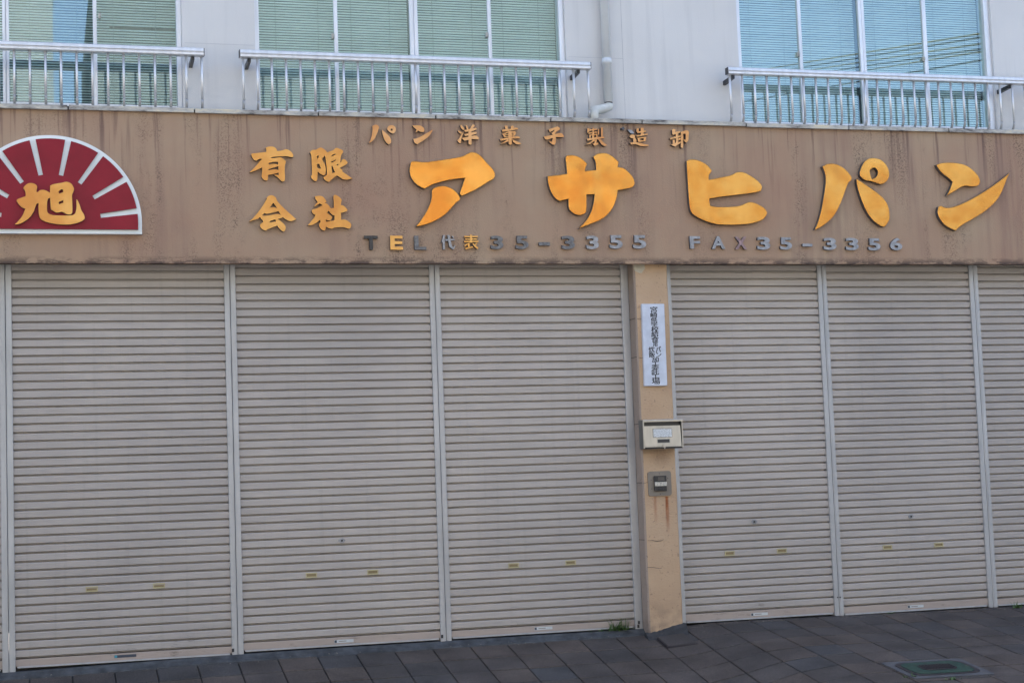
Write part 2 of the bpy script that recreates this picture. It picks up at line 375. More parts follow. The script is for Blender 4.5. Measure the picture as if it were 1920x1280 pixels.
def tube(bm, pts, rad, seg=10, caps=True):
    pts = [Vector(p) for p in pts]; rings = []
    rads = rad if isinstance(rad, (list, tuple)) else [rad]*len(pts)
    prev = None
    for i, p in enumerate(pts):
        if i == 0: t = pts[1]-pts[0]
        elif i == len(pts)-1: t = pts[-1]-pts[-2]
        else: t = (pts[i+1]-p).normalized()+(p-pts[i-1]).normalized()
        t.normalize()
        ref = prev if prev is not None else (Vector((0, 1, 0)) if abs(t.y) < 0.9 else Vector((1, 0, 0)))
        a = (ref - t*ref.dot(t)).normalized(); prev = a; b = t.cross(a)
        rings.append([bm.verts.new(p + (a*math.cos(2*math.pi*k/seg) + b*math.sin(2*math.pi*k/seg))*rads[i]) for k in range(seg)])
    for i in range(len(rings)-1):
        for k in range(seg):
            bm.faces.new((rings[i][k], rings[i][(k+1) % seg], rings[i+1][(k+1) % seg], rings[i+1][k]))
    if caps:
        bm.faces.new(list(reversed(rings[0]))); bm.faces.new(rings[-1])
def prism_xz(bm, poly, yf, yb):
    """polygon of (x,z) standing in the facade plane, front at yf, back at yb"""
    a = [bm.verts.new((x, yf, z)) for x, z in poly]; b = [bm.verts.new((x, yb, z)) for x, z in poly]
    bm.faces.new(a); bm.faces.new(list(reversed(b))); k = len(poly)
    for i in range(k): bm.faces.new((a[i], b[i], b[(i+1) % k], a[(i+1) % k]))
def soften(pts, passes=1, lim=48):
    for _ in range(passes):
        out = []; k = len(pts)
        for i in range(k):
            p0, p1, p2 = Vector(pts[i-1]), Vector(pts[i]), Vector(pts[(i+1) % k])
            d1, d2 = p1-p0, p2-p1
            if d1.length < 1e-6 or d2.length < 1e-6: continue
            if d1.angle(d2) < R(lim): out += [tuple(p1-d1*0.22), tuple(p1+d2*0.22)]
            else: out.append(tuple(p1))
        pts = out
    return pts

FY = -0.25                      # fascia front
# ================================================================ THE BUILDING
X0, X1 = -6.0, 13.5
Z_FB = (at(100, 496, FY).z + at(1000, 493, FY).z + at(1800, 494, FY).z)/3
Z_FT = at(1040, 228, FY).z - 0.004
Z_LT = (at(0, 193, -0.28).z + at(1040, 219.3, -0.28).z + at(1900, 241, -0.28).z)/3
WZ1, ROOF = 6.0, 9.2
WALL_Y, WIN_Y = 0.0, 0.055
bld = empty('bakery_building', (4, 0, 0), 'two-storey bakery building with brown sign band, white upper wall and closed shutters', 'building')

WIN = [  # left and right ends of the openings, and mullion pixels at y=60 (x0,x1)
    dict(l=-292, fl=-286, muls=[(-145, -138), (4.5, 17), (174.5, 182)], r=341, fr=331),
    dict(l=478, fl=486, muls=[(627, 634), (769, 784.5), (916, 922.5)], r=1060, fr=1049),
    dict(l=1383, fl=1389, muls=[(1498, 1504), (1612, 1623), (1732, 1739)], r=1860, fr=1847)]
for q in WIN:
    q['xl'] = at(q['l'], 70, WALL_Y).x; q['xr'] = at(q['r'], 70, WALL_Y).x
Z_WB = Z_LT - 0.02
bm = bmesh.new()
xs = [X0] + [v for q in WIN for v in (q['xl'], q['xr'])] + [X1]
for i in range(0, len(xs), 2): box(bm, xs[i], xs[i+1], WALL_Y, 0.22, 4.06, WZ1)
box(bm, X0, X1, WALL_Y, 0.22, WZ1, ROOF)
link('wall', to_mesh(bm), M['wall'], bld)
boxo('roof', M['concrete'], bld, X0-0.2, X1+0.2, 0.22, 9.0, ROOF-0.25, ROOF)
boxo('rear_wall', M['wall'], bld, X0, X1, 8.8, 9.0, -0.4, ROOF-0.25)
boxo('side_wall', M['wall'], bld, X0, X0+0.2, 0.22, 8.8, -0.4, ROOF-0.25)
boxo('side_wall', M['wall'], bld, X1-0.2, X1, 0.22, 8.8, -0.4, ROOF-0.25)
boxo('upper_floor', M['room'], bld, X0+0.2, X1-0.2, 0.22, 8.8, 3.75, 4.05)
boxo('room_partition', M['room'], bld, X0+0.2, X1-0.2, 2.4, 2.5, 4.05, ROOF-0.25)
# sign band: front slab with a soffit lip, set back slot for the shutters
bm = bmesh.new()
prof = [(FY, Z_FB), (FY, Z_FT), (0.0, Z_FT), (0.0, 3.4), (FY+0.10, 3.4), (FY+0.10, Z_FB+0.004)]
prof_x(bm, prof, X0, X1, True)
link('fascia', to_mesh(bm), M['fascia'], bld)
boxo('shutter_header', M['dark'], bld, X0, X1, 0.05, 0.20, Z_FB-0.30, 3.75)
# ledge caps: separate weathered lengths
led = boxo('ledge', M['dark'], bld, X0, X1, -0.262, 0.0, Z_FT, Z_LT-0.012)
cuts = [X0] + [X0 + 0.95*i for i in range(1, 6)] + [at(x, 215, -0.28).x for x in (128, 365, 597, 817, 1032, 1203, 1398, 1590, 1777)]
cuts = sorted(c for c in cuts if c < at(60, 215, -0.28).x or c > at(100, 215, -0.28).x)
cuts = [c for i, c in enumerate(cuts) if i == 0 or c-cuts[i-1] > 0.3]
while cuts[-1] < X1-1: cuts.append(cuts[-1]+0.98)
for i in range(len(cuts)-1):
    dz = random.uniform(-0.004, 0.004); dy = random.uniform(-0.004, 0.003)
    bm = bmesh.new(); prof_x(bm, [(-0.283+dy, Z_FT-0.004+dz), (-0.283+dy, Z_LT-0.008+dz), (-0.262, Z_LT+dz), (-0.05, Z_LT+0.006+dz), (-0.05, Z_LT-0.010), (-0.264, Z_LT-0.010), (-0.264, Z_FT-0.004+dz)], cuts[i]+0.006, cuts[i+1]-0.006, True)
    link('ledge_cap', to_mesh(bm), M['ledge'], led)

xv = at(1168, 110, 0).x; zh = at(1115, 108.5, 0).z; zh2 = at(410, 83, 0).z
boxo('plaster_joint', M['joint'], bld, xv-0.0025, xv+0.0025, -0.0012, 0.004, Z_LT, ROOF-0.3)
boxo('plaster_joint', M['joint'], bld, WIN[1]['xr']+0.02, xv-0.003, -0.0012, 0.004, zh-0.002, zh+0.002)
boxo('plaster_joint', M['joint'], bld, WIN[0]['xr']+0.02, WIN[1]['xl']-0.01, -0.0012, 0.004, zh2-0.002, zh2+0.002)
# ---------------------------------------------------------------- windows
def bx(name, mat, parent, pxa, pxb, y0, y1, z0, z1, bev=0.003):
    a = at(pxa, 70, y0).x; b = at(pxb, 70, y0).x
    return boxo(name, mat, parent, a, b, y0, y1, z0, z1, bev)
ZB = Z_LT - 0.03
for wi, q in enumerate(WIN):
    win = empty('window', ((q['xl']+q['xr'])/2, 0.05, ZB)); win.parent = bld; win.matrix_parent_inverse = Matrix.Translation(-bld.location)
    sub = lambda nm, mt, *a: boxo(nm, mt, win, *a)
    bm = bmesh.new()
    fl, fr = at(q['fl'], 70, 0.03).x, at(q['fr'], 70, 0.03).x
    box(bm, q['xl'], fl, 0.03, 0.13, ZB, WZ1, 0.003); box(bm, fr, q['xr'], 0.03, 0.13, ZB, WZ1, 0.003)
    box(bm, fl, fr, 0.032, 0.128, WZ1-0.05, WZ1, 0.003); box(bm, fl, fr, 0.025, 0.128, ZB, Z_LT+0.045, 0.003)
    f = bm; win_frame = link('frame', to_mesh(f), M['frame'], win)
    edges = [q['fl']] + [v for mm in q['muls'] for v in mm] + [q['fr']]
    mx = []
    for k, (a, b) in enumerate(q['muls']):
        xa, xb = at(a, 70, 0.045).x, at(b, 70, 0.045).x; mx += [xa, xb]
        if k == 1:
            mid = (xa+xb)/2
            bm = bmesh.new(); box(bm, xa, mid-0.001, 0.045, 0.085, Z_LT+0.045, WZ1-0.05, 0.003); box(bm, mid+0.001, xb, 0.048, 0.085, Z_LT+0.045, WZ1-0.05, 0.003)
            link('mullion', to_mesh(bm), M['frame'], win)
        else:
            boxo('mullion', M['frame'], win, xa, xb, 0.05 if k else 0.047, 0.085, Z_LT+0.045, WZ1-0.05, 0.003)
    pe = [fl] + mx + [fr]
    for k in range(4):
        xa, xb = pe[2*k], pe[2*k+1]
        boxo('bottom_rail', M['frame'], win, xa, xb, 0.052, 0.084, Z_LT+0.046, Z_LT+0.085, 0.002)
        boxo('glass_pane', M['glass'], win, xa-0.004, xb+0.004, 0.068, 0.072, Z_LT+0.08, WZ1-0.052)
    if True:  # crescent latch beside a mullion
        for k in (0, 2):
            xx = pe[2*k+1]-0.012
            if wi == 0 and k == 2: xx = pe[2*k+2]+0.022
            bm = bmesh.new(); zc = at(620, 68 if wi else 48, 0.05).z + (0.06 if wi == 1 and k == 2 else 0)
            box(bm, xx-0.011, xx+0.011, 0.038, 0.066, zc-0.022, zc+0.022, 0.004); box(bm, xx-0.004, xx+0.007, 0.026, 0.04, zc-0.012, zc+0.015, 0.003)
            link('latch', to_mesh(bm), M['steel'], win)
    # blinds: one for each half, hanging inside
    names = ['pane nearest the left edge', '']
    for hf in range(2):
        xa = pe[0] if hf == 0 else pe[4]; xb = pe[3] if hf == 0 else pe[7]
        lab = [['pale venetian blind behind the window at the far left edge', 'pale venetian blind with a dark gap in its slats, behind the left window'],
               ['pale venetian blind in the left half of the middle window', 'pale venetian blind in the right half of the middle window'],
               ['pale venetian blind in the left half of the right window', 'pale venetian blind in the right half of the right window']][wi][hf]
        bl = empty('venetian_blind', ((xa+xb)/2, 0.16, Z_LT+0.05), lab, 'blind', 'venetian blinds in the upper windows')
        bm = bmesh.new(); z = Z_LT+0.06; p = 0.0212
        zgap = at(260, 52, 0.16).z
        while z < WZ1-0.06:
            t = R((41, 50, 50)[wi]+random.uniform(-2, 2)); hw = 0.0125
            xs_, xe_ = xa-0.004, xb+0.004
            if wi == 0 and hf == 1 and abs(z-zgap) < 0.011: xe_ = at(205, 52, 0.16).x
            yc = 0.16
            pr = []
            for s_ in (-1, -0.33, 0.33, 1):
                bow = 0.0022*(1-s_*s_)
                pr.append((yc + s_*hw*math.cos(t) - bow*math.sin(t), z - s_*hw*math.sin(t)*-1 + bow*math.cos(t)*-1))
            jit = random.uniform(-0.0012, 0.0012)
            a = [bm.verts.new((xs_, y, zz+jit)) for y, zz in pr]; b = [bm.verts.new((xe_, y, zz-jit)) for y, zz in pr]
            for i in range(3): bm.faces.new((a[i], a[i+1], b[i+1], b[i]))
            z += p
        tag(link('slats', to_mesh(bm, 'blind', True), M['blind'], bl), kind='stuff')
        for fx in (0.12, 0.40, 0.62, 0.88):
            x = xa+(xb-xa)*fx; bm = bmesh.new(); tube(bm, [(x, 0.142, Z_LT+0.05), (x, 0.142, WZ1-0.06)], 0.0016, 5)
            link('ladder_cord', to_mesh(bm), M['cord'], bl)
        boxo('head_rail', M['blind'], bl, xa, xb, 0.145, 0.175, WZ1-0.055, WZ1-0.02)
        boxo('bottom_bar', M['blind'], bl, xa, xb, 0.152, 0.168, Z_LT+0.032, Z_LT+0.046)

# ---------------------------------------------------------------- downpipe
xp = at(1137, 100, -0.06).x; rp = 0.037
pz = at(1138, 193, -0.06).z
dp = empty('downpipe', (xp, -0.06, pz)); dp.parent = bld; dp.matrix_parent_inverse = Matrix.Translation(-bld.location)
bm = bmesh.new(); tube(bm, [(xp, -0.06, pz+0.004), (xp, -0.06, ROOF)], rp, 20); link('pipe', to_mesh(bm, 'pipe', True), M['pvc'], dp)
zc = at(1138, 117, -0.06).z
bm = bmesh.new(); tube(bm, [(xp, -0.06, zc-0.02), (xp, -0.06, zc+0.03)], rp+0.004, 20); link('pipe_collar', to_mesh(bm, 'c', True), M['pvc'], dp)
bm = bmesh.new(); e1 = at(1128, 205, -0.10); e2 = at(1114, 208, -0.15); e3 = at(1110, 216, -0.17)
tube(bm, [(xp, -0.06, pz-0.012), (xp-0.003, -0.063, pz-0.035), (e1.x+0.03, -0.08, e1.z+0.012), (e1.x, -0.10, e1.z), (e2.x+0.02, -0.13, e2.z+0.01), (e2.x, -0.15, e2.z-0.005), (e2.x-0.006, -0.16, e2.z-0.03), (e2.x-0.008, -0.165, Z_LT+0.004)], rp+0.001, 18)
link('pipe_elbow', to_mesh(bm, 'elbow', True), M['pvc_old'], dp)
bm = bmesh.new(); tube(bm, [(xp, -0.06, pz-0.016), (xp, -0.06, pz+0.008)], rp-0.004, 16); link('pipe_joint', to_mesh(bm, 'j', True), M['dark'], dp)

# ---------------------------------------------------------------- railings
RY = -0.20
def railing(pxa, pxb, label, bal_px, br_px):
    zr = (at(0, 74, RY).z + at(1000, 115, RY).z + at(1900, 147, RY).z)/3
    xa, xb = at(pxa, 100, RY).x, at(pxb, 130, RY).x
    root = empty('window_railing', ((xa+xb)/2, RY, Z_LT), label, 'railing', 'railings under the upper windows')
    bm = bmesh.new()
    H = 0.064
    prof = [(RY-0.026, zr-0.040), (RY-0.032, zr-0.030), (RY-0.030, zr-0.012), (RY-0.020, zr-0.002), (RY+0.016, zr), (RY+0.028, zr-0.012), (RY+0.028, zr-H), (RY-0.030, zr-H), (RY-0.034, zr-H+0.006), (RY-0.034, zr-0.046)]
    prof_x(bm, prof, xa, xb, True)
    link('top_rail', to_mesh(bm), M['alu'], root)
    for xe, s_ in ((xa, -1), (xb, 1)):
        boxo('end_cap', M['black'], root, min(xe, xe+s_*0.006), max(xe, xe+s_*0.006), RY-0.028, RY+0.026, zr-H+0.003, zr-0.006)
    for px in bal_px:
        bp = at(px, 160, RY); x = bp.x
        bm = bmesh.new()
        tube(bm, [(x, RY, zr-H+0.002), (x, RY, Z_LT+0.082)], 0.0100, 10)
        link('baluster', to_mesh(bm, 'baluster', True), M['alu'], root)
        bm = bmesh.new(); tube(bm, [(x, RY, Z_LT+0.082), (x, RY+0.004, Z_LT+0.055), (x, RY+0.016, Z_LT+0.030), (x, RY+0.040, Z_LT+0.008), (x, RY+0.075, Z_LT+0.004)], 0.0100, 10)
        link('baluster_foot', to_mesh(bm, 'foot', True), M['alu_dark_reflection'], root)  # lower bend coloured dark to imitate what it reflects
    for px in br_px:
        x = at(px, 130, RY).x
        bm = bmesh.new(); prof_x(bm, [(RY+0.01, zr-H), (RY+0.01, zr-H-0.028), (WALL_Y, zr-H-0.040), (WALL_Y, zr-H-0.004)], x-0.013, x+0.013, True)
        link('bracket', to_mesh(bm), M['black'], root)
def lin(a, b, k): return [a+(b-a)*i/(k-1) for i in range(k)]
railing(-305, 382, 'aluminium window railing running out of the left edge of the picture', [28-30*i for i in range(1, 11)][::-1] + lin(27, 379, 13), (362, -280))
railing(449.5, 1105.5, 'aluminium window railing under the middle window, beside the downpipe', lin(456.5, 1103, 25), (468, 1085))
railing(1361.5, 2030, 'aluminium window railing under the right window, cut by the right edge', lin(1369, 1920, 25) + [1943, 1966, 1989, 2012], (1375, 1893))

# ---------------------------------------------------------------- pillar, guide posts
PY = -0.17
pxl = (at(1187.5, 530, PY).x + at(1203, 840, PY).x + at(1217, 1150, PY).x)/3
pxr = (at(1250.5, 530, PY).x + at(1266, 840, PY).x + at(1283, 1150, PY).x)/3
bm = bmesh.new()
nz = 26
def ring(z, k):
    e = lambda: random.uniform(-0.0025, 0.0025)
    return [bm.verts.new(v) for v in ((pxl+e(), 0.10, z), (pxl+e(), PY+0.012, z), (pxl+0.012, PY+e()*0.6, z), (pxr-0.012, PY+e()*0.6, z), (pxr+e(), PY+0.012, z), (pxr+e(), 0.10, z))]
zs = [-0.20 + (3.2+0.20)*i/nz for i in range(nz+1)]
prev = None
for k, z in enumerate(zs):
    r_ = ring(z, k)
    if prev:
        for i in range(5): bm.faces.new((prev[i], prev[i+1], r_[i+1], r_[i]))
    prev = r_
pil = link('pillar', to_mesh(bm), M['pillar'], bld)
# hairline cracks standing on the plaster joints
def crack(pts, wd, y):
    bm = bmesh.new()
    P = [at(px, py, y) for px, py in pts]
    for i in range(len(P)-1):
        a, b = P[i], P[i+1]; dz = wd*(0.6+0.5*random.random())
        vs = [bm.verts.new((a.x, y, a.z-dz/2)), bm.verts.new((b.x, y, b.z-dz/2)), bm.verts.new((b.x, y, b.z+dz/2)), bm.verts.new((a.x, y, a.z+dz/2))]
        bm.faces.new(vs)
    return to_mesh(bm)
for pts in ([(1194, 598), (1199, 597), (1204, 598)], [(1197, 670), (1203, 671), (1209, 670), (1213, 671)], [(1206, 906), (1213, 904), (1217, 904)],
            [(1214, 1013), (1222, 1012), (1232, 1014), (1240, 1013), (1244, 1011)], [(1214, 1063), (1225, 1063), (1236, 1065), (1241, 1064)]):
    link('crack', crack(pts, 0.0035, PY-0.004), M['dark'], pil)
for z_px in (598, 670, 795, 905, 1012):
    zc = at(1190, z_px, -0.1).z
    boxo('side_joint', M['dark'], pil, pxl-0.0035, pxl+0.01, -0.155, -0.03, zc-0.002, zc+0.002)

def xavg(a, b, y=-0.03):
    return (at(a[0], a[1], y).x + at(b[0], b[1], y).x)/2
GP = [(xavg((-1, 520), (2.2, 1200)), xavg((23, 500), (26.8, 1205))),
      (xavg((421.5, 520), (433, 1190)), xavg((443, 520), (455, 1190))),
      (xavg((806, 510), (825, 1180)), xavg((825.6, 510), (845.5, 1180))),
      (xavg((1164, 520), (1190, 1150)), pxl-0.001),
      (pxr+0.001, xavg((1256, 530), (1287.5, 1150))),
      (xavg((1532, 520), (1566, 1130)), xavg((1548.5, 520), (1583.5, 1130))),
      (xavg((1817, 515), (1854, 1120)), xavg((1832.5, 515), (1871, 1120)))]
GP.append((GP[6][0]+1.48, GP[6][1]+1.48))
GP.insert(0, (GP[0][0]-1.68, GP[0][1]-1.68))
for i, (a, b) in enumerate(GP):
    bm = bmesh.new(); zb = gz((a+b)/2, -0.02) + (0.012 if b < pxl+0.1 else 0.0); zt = Z_FB+0.12
    if i in (4, 5):
        box(bm, a, b, -0.032, 0.05, zb, zt, 0.003)
    else:
        mid = (a+b)/2
        for u, v in ((a, mid-0.0018), (mid+0.0018, b)):
            box(bm, u, v, -0.030, 0.05, zb, zt, 0.003)
            box(bm, u+(v-u)*0.30, u+(v-u)*0.70, -0.0325, -0.0305, zb, zt)
    link('guide_post', to_mesh(bm), M['guide'], bld)
    if i in (2, 3, 4):
        for px, py in {2: [(437, 1218)], 3: [(829, 1192)], 4: [(1198, 1166), (1197, 1173)]}[i]:
            c = at(px, py, -0.034); bm = bmesh.new(); box(bm, c.x-0.009, c.x+0.009, -0.0345, -0.033, c.z-0.014, c.z+0.012, 0.0); link('dirt_spot', to_mesh(bm), M['dark'], bld)
    if i == 6:
        for dx in (-0.012, 0.012):
            c = at(1573, 1119, -0.034); bm = bmesh.new(); tube(bm, [(c.x+dx, -0.036, c.z), (c.x+dx, -0.030, c.z)], 0.006, 8); link('bolt', to_mesh(bm), M['dark'], bld)

# ---------------------------------------------------------------- rolling shutters
top_j = {1: (24, 511), 2: (445, 505.8), 3: (827, 505), 4: (1258, 510.8), 5: (1549, 513), 6: (1835, 515.8)}
bot_j = {1: (27, 1239), 2: (455, 1205.8), 3: (846, 1180.8), 4: (1286, 1149.6), 5: (1584, 1134), 6: (1872, 1121)}
top_r = {1: (421, 510.8), 2: (800, 503), 3: (1160, 505), 4: (1528, 510.5), 5: (1813, 512), 6: (1835, 515.8)}
bot_r = {1: (400, 1209), 2: (790, 1182.5), 3: (1185, 1161.7), 4: (1562, 1135), 5: (1852, 1122.4), 6: (1872, 1121)}
bays = {0: (GP[0][1], GP[1][0]), 1: (GP[1][1], GP[2][0]), 2: (GP[2][1], GP[3][0]), 3: (GP[3][1], GP[4][0]), 4: (GP[5][1], GP[6][0]), 5: (GP[6][1], GP[7][0]), 6: (GP[7][1], GP[8][0])}
handles = {1: [(172, 1106), (298, 1097.5)], 2: [(584, 1083.5), (699, 1077)], 3: [(963, 1065), (1070, 1058.5)], 4: [(1368, 1039), (1466, 1035)], 5: [(1664, 1027), (1760, 1023)]}
locks = {2: (641, 1020), 4: (1414, 980.5), 5: (1708, 970.5)}
stick = {1: (235, 1229), 2: (645, 1201), 3: (1019, 1177), 4: (1424, 1150.5), 5: (1717, 1136)}
for k, (xa, xb) in bays.items():
    kk = max(k, 1)
    tj = (at(*top_j[kk], -0.01).z+at(*top_r[kk], -0.01).z)/2; bj = (at(*bot_j[kk], -0.01).z+at(*bot_r[kk], -0.01).z)/2
    n_ = 45; p = (tj-bj)/n_
    sh = empty('rolling_shutter', ((xa+xb)/2, 0, bj)); sh.parent = bld; sh.matrix_parent_inverse = Matrix.Translation(-bld.location)
    zbot = gz((xa+xb)/2, -0.0) + (0.035 if xb < 5 else 0.002)
    bm = bmesh.new(); q = p
    prof = [(0.030, 0.003), (0.028, 0.0), (-0.006, -0.0008), (-0.0098, -0.0030), (-0.0118, -0.0062), (-0.0112, -0.0190), (-0.0092, -0.0198), (-0.0112, -0.0206), (-0.0110, -0.0350), (-0.0090, -0.0358), (-0.0110, -0.0366), (-0.0108, -0.0462), (-0.0098, -0.0486), (-0.007, -0.0497), (0.028, -0.0503), (0.030, -q)]
    prof_x(bm, prof, xa-0.012, xb+0.012)
    me = to_mesh(bm, 'slat')
    for i in range(n_+3):
        zz = bj + p*i + p
        if zz > Z_FB+0.10: break
        o = link('slat', me, M['slat'], sh); o.location = (0, 0.0+random.uniform(-0.0008, 0.0008), zz-0.0)
        o.rotation_euler = (R(random.gauss(0, 1.1)), 0, 0)
    # bottom bar with its bright lip
    bb = boxo('bottom_bar', M['bottom_bar'], sh, xa-0.008, xb+0.008, -0.012, 0.014, zbot+0.014, bj-0.003, 0.003)
    boxo('bottom_lip', M['guide'], sh, xa+0.012, xb-0.012, -0.020, 0.012, zbot+0.002, zbot+0.0145, 0.002)
    for px, py in handles.get(k, []):
        c = at(px, py, -0.012); hw = 0.044; hh = 0.0198
        c.z = bj + p*(round((c.z+0.024-bj)/p)) - 0.0255
        bm = bmesh.new(); y0 = -0.0180
        for a in ((c.x-hw, c.x+hw, c.z+hh*0.55, c.z+hh), (c.x-hw, c.x+hw, c.z-hh, c.z-hh*0.55), (c.x-hw, c.x-hw*0.82, c.z-hh*0.55, c.z+hh*0.55), (c.x+hw*0.82, c.x+hw, c.z-hh*0.55, c.z+hh*0.55)):
            box(bm, a[0], a[1], y0, -0.009, a[2], a[3])
        link('pull_handle', to_mesh(bm), M['brass'], sh)
        boxo('pull_recess', M['brass_dark'], sh, c.x-hw*0.82, c.x+hw*0.82, -0.0118, -0.009, c.z-hh*0.55, c.z+hh*0.55)
    if k in locks:
        c = at(*locks[k], -0.014); c.z = bj + p*(round((c.z+0.024-bj)/p)) - 0.0255; bm = bmesh.new()
        prism_xz(bm, [(c.x-0.030, c.z), (c.x-0.011, c.z+0.018), (c.x+0.011, c.z+0.018), (c.x+0.030, c.z), (c.x+0.011, c.z-0.018), (c.x-0.011, c.z-0.018)], -0.019, -0.009)
        lk = link('lock_plate', to_mesh(bm), M['silver'], sh)
        bm = bmesh.new(); tube(bm, [(c.x, -0.023, c.z), (c.x, -0.012, c.z)], 0.009, 12); link('lock_core', to_mesh(bm), M['letter_black'], sh)
    if k in stick:
        c = at(*stick[k], -0.014); hw, hh = (0.08, 0.010) if k == 1 else (0.075, 0.011)
        # the sticker follows the bar
        boxo('sticker', M['sticker_dark'] if k == 1 else M['sticker'], sh, c.x-hw, c.x+hw, -0.0135, -0.0115, c.z-hh, c.z+hh)
        boxo('sticker_mark', M['teal'] if k == 1 else M['sticker_dark'], sh, c.x-hw*0.98, c.x-hw*0.74, -0.0142, -0.0134, c.z-hh*0.85, c.z+hh*0.85)
        if k != 1: boxo('sticker_print', M['plate'], sh, c.x-hw*0.55, c.x+hw*0.25, -0.0142, -0.0134, c.z-hh*0.22, c.z+hh*0.3)

# ================================================================ GROUND
YB = -3.6
gx0, gx1 = -7.0, 15.0
bm = bmesh.new(); bmesh.ops.create_grid(bm, x_segments=2, y_segments=2, size=600)
for v in bm.verts: v.co.z = -0.62
tag(link('ground', to_mesh(bm), M['earth']), kind='structure')
bm = bmesh.new()
nx_, ny_ = 110, 40
gv = [[bm.verts.new((gx0+(gx1-gx0)*i/nx_, 0.12+(YB-0.12)*j/ny_, 0)) for i in range(nx_+1)] for j in range(ny_+1)]
for rw in gv:
    for v in rw: v.co.z = gz(v.co.x, v.co.y) - 0.010
for j in range(ny_):
    for i in range(nx_): bm.faces.new((gv[j][i], gv[j+1][i], gv[j+1][i+1], gv[j][i+1]))
pav = tag(link('pavement', to_mesh(bm), M['bed']), kind='structure')
bm = bmesh.new(); box(bm, -60, 60, -3.78, -3.6, -0.62, -0.352, 0.01); tag(link('kerb', to_mesh(bm), M['kerb']), kind='structure')
bm = bmesh.new(); box(bm, -60, 60, -11.4, -3.782, -0.66, -0.47); tag(link('road', to_mesh(bm), M['asphalt']), kind='structure')
bm = bmesh.new(); box(bm, -60, 60, -16, -11.402, -0.66, -0.36); tag(link('far_pavement', to_mesh(bm), M['kerb']), kind='structure')

def tile_geom(bm, x0, x1, ya, yb, dz, g=0.005, b=0.004, n=1):
    x0 += g; x1 -= g; ya -= g*1.7; yb += g*1.7
    P = [(x0, ya), (x1, ya), (x1, yb), (x0, yb)]; c = ((x0+x1)/2, (ya+yb)/2)
    ins = [(x0+b, ya-b), (x1-b, ya-b), (x1-b, yb+b), (x0+b, yb+b)]
    tx, ty = random.uniform(-1, 1)*0.006, random.uniform(-1, 1)*0.006
    h = lambda x, y: gz(x, y) + dz + (x-c[0])*tx + (y-c[1])*ty
    t = [bm.verts.new((x, y, h(x, y))) for x, y in ins]
    e = [bm.verts.new((x, y, h(x, y)-b*0.8)) for x, y in P]
    d = [bm.verts.new((x, y, gz(x, y)-0.02)) for x, y in P]
    bm.faces.new(t)
    for i in range(4):
        j = (i+1) % 4
        bm.faces.new((e[i], e[j], t[j], t[i])); bm.faces.new((d[i], d[j], e[j], e[i]))
TX = 0.300
xj = gat(875.8, 1205).x
rows = [-0.095 - 0.3*i for i in range(13)]
def project(v):
    d = Vector(v)-CAM; z = d.dot(FWD); return 960+F_PX*d.dot(RGT)/z, 640-F_PX*d.dot(UPV)/z
lid_c = gat(1272, 1203); man_c = gat(1764, 1253)
cand = []
rest = bmesh.new()
i0, i1 = math.floor((gx0-xj)/TX), math.ceil((gx1-xj)/TX)
for i in range(i0, i1):
    xa, xb = xj+i*TX, xj+(i+1)*TX
    xm = (xa+xb)/2
    rr = list(rows)
    if xm > 4.98: rr = [-0.014] + rr
    elif xm > pxl-0.05: rr = [PY-0.015, -0.40] + rows[2:]
    for j in range(len(rr)-1):
        ya, yb = rr[j], rr[j+1]
        if ya-yb < 0.03: continue
        c = (xm, (ya+yb)/2); px, py = project((c[0], c[1], gz(*c)))
        vis = -60 < px < 1980 and py < 1310
        cand.append((0 if vis else 1, abs(px-960)+abs(py-900), xa, xb, ya, yb))
cand.sort()
nsep = 0
for v, _, xa, xb, ya, yb in cand:
    dz = random.uniform(-0.0018, 0.0018)
    if v == 0 and nsep < 300:
        bm = bmesh.new(); tile_geom(bm, xa, xb, ya, yb, dz); link('paving_tile', to_mesh(bm), M['tile'], pav); nsep += 1
    else: tile_geom(rest, xa, xb, ya, yb, dz)
tag(link('outer_paving', to_mesh(rest), M['tile'], pav), kind='stuff')
# concrete threshold strip below the left shutters
bm = bmesh.new(); nseg = 40; xa, xb = gx0, pxl+0.02
prv = None
for i in range(nseg+1):
    x = xa+(xb-xa)*i/nseg; wv = random.uniform(-0.012, 0.012)
    r_ = [bm.verts.new(v) for v in ((x, 0.06, gz(x, 0)+0.028), (x, -0.045, gz(x, 0)+0.026), (x, -0.062+wv*0.3, gz(x, 0)+0.008), (x, -0.096+wv, gz(x, -0.09)+0.004), (x, -0.11, gz(x, -0.11)-0.03), (x, 0.06, -0.12))]
    if prv:
        for k in range(5): bm.faces.new((prv[k], prv[k+1], r_[k+1], r_[k]))
    prv = r_
tag(link('threshold', to_mesh(bm), M['threshold']), kind='structure')

# mortar fillet round the pillar's foot, rising to the right
bm = bmesh.new(); nseg = 18; prv = None
for i in range(nseg+1):
    t = i/nseg; x = pxl-0.03+(pxr-pxl+0.05)*t; zt = -0.030+0.062*sstep(0, 1, t)+random.uniform(-0.004, 0.004)
    wv = random.uniform(-0.012, 0.012); yo = PY-0.06-wv
    r_ = [bm.verts.new(v) for v in ((x, PY+0.03, zt+0.002), (x, PY-0.006, zt), (x, PY-0.028, zt-0.35*(zt-gz(x, yo))), (x, PY-0.045, zt-0.75*(zt-gz(x, yo))), (x, yo, gz(x, yo)+0.004), (x, yo-0.01, gz(x, yo)-0.03), (x, PY+0.03, -0.2))]
    if prv:
        for k in range(6): bm.faces.new((prv[k], prv[k+1], r_[k+1], r_[k]))
    else: bm.faces.new(list(reversed(r_)))
    prv = r_
bm.faces.new(prv)
tag(link('mortar_fillet', to_mesh(bm), M['dark_mortar']), kind='structure')

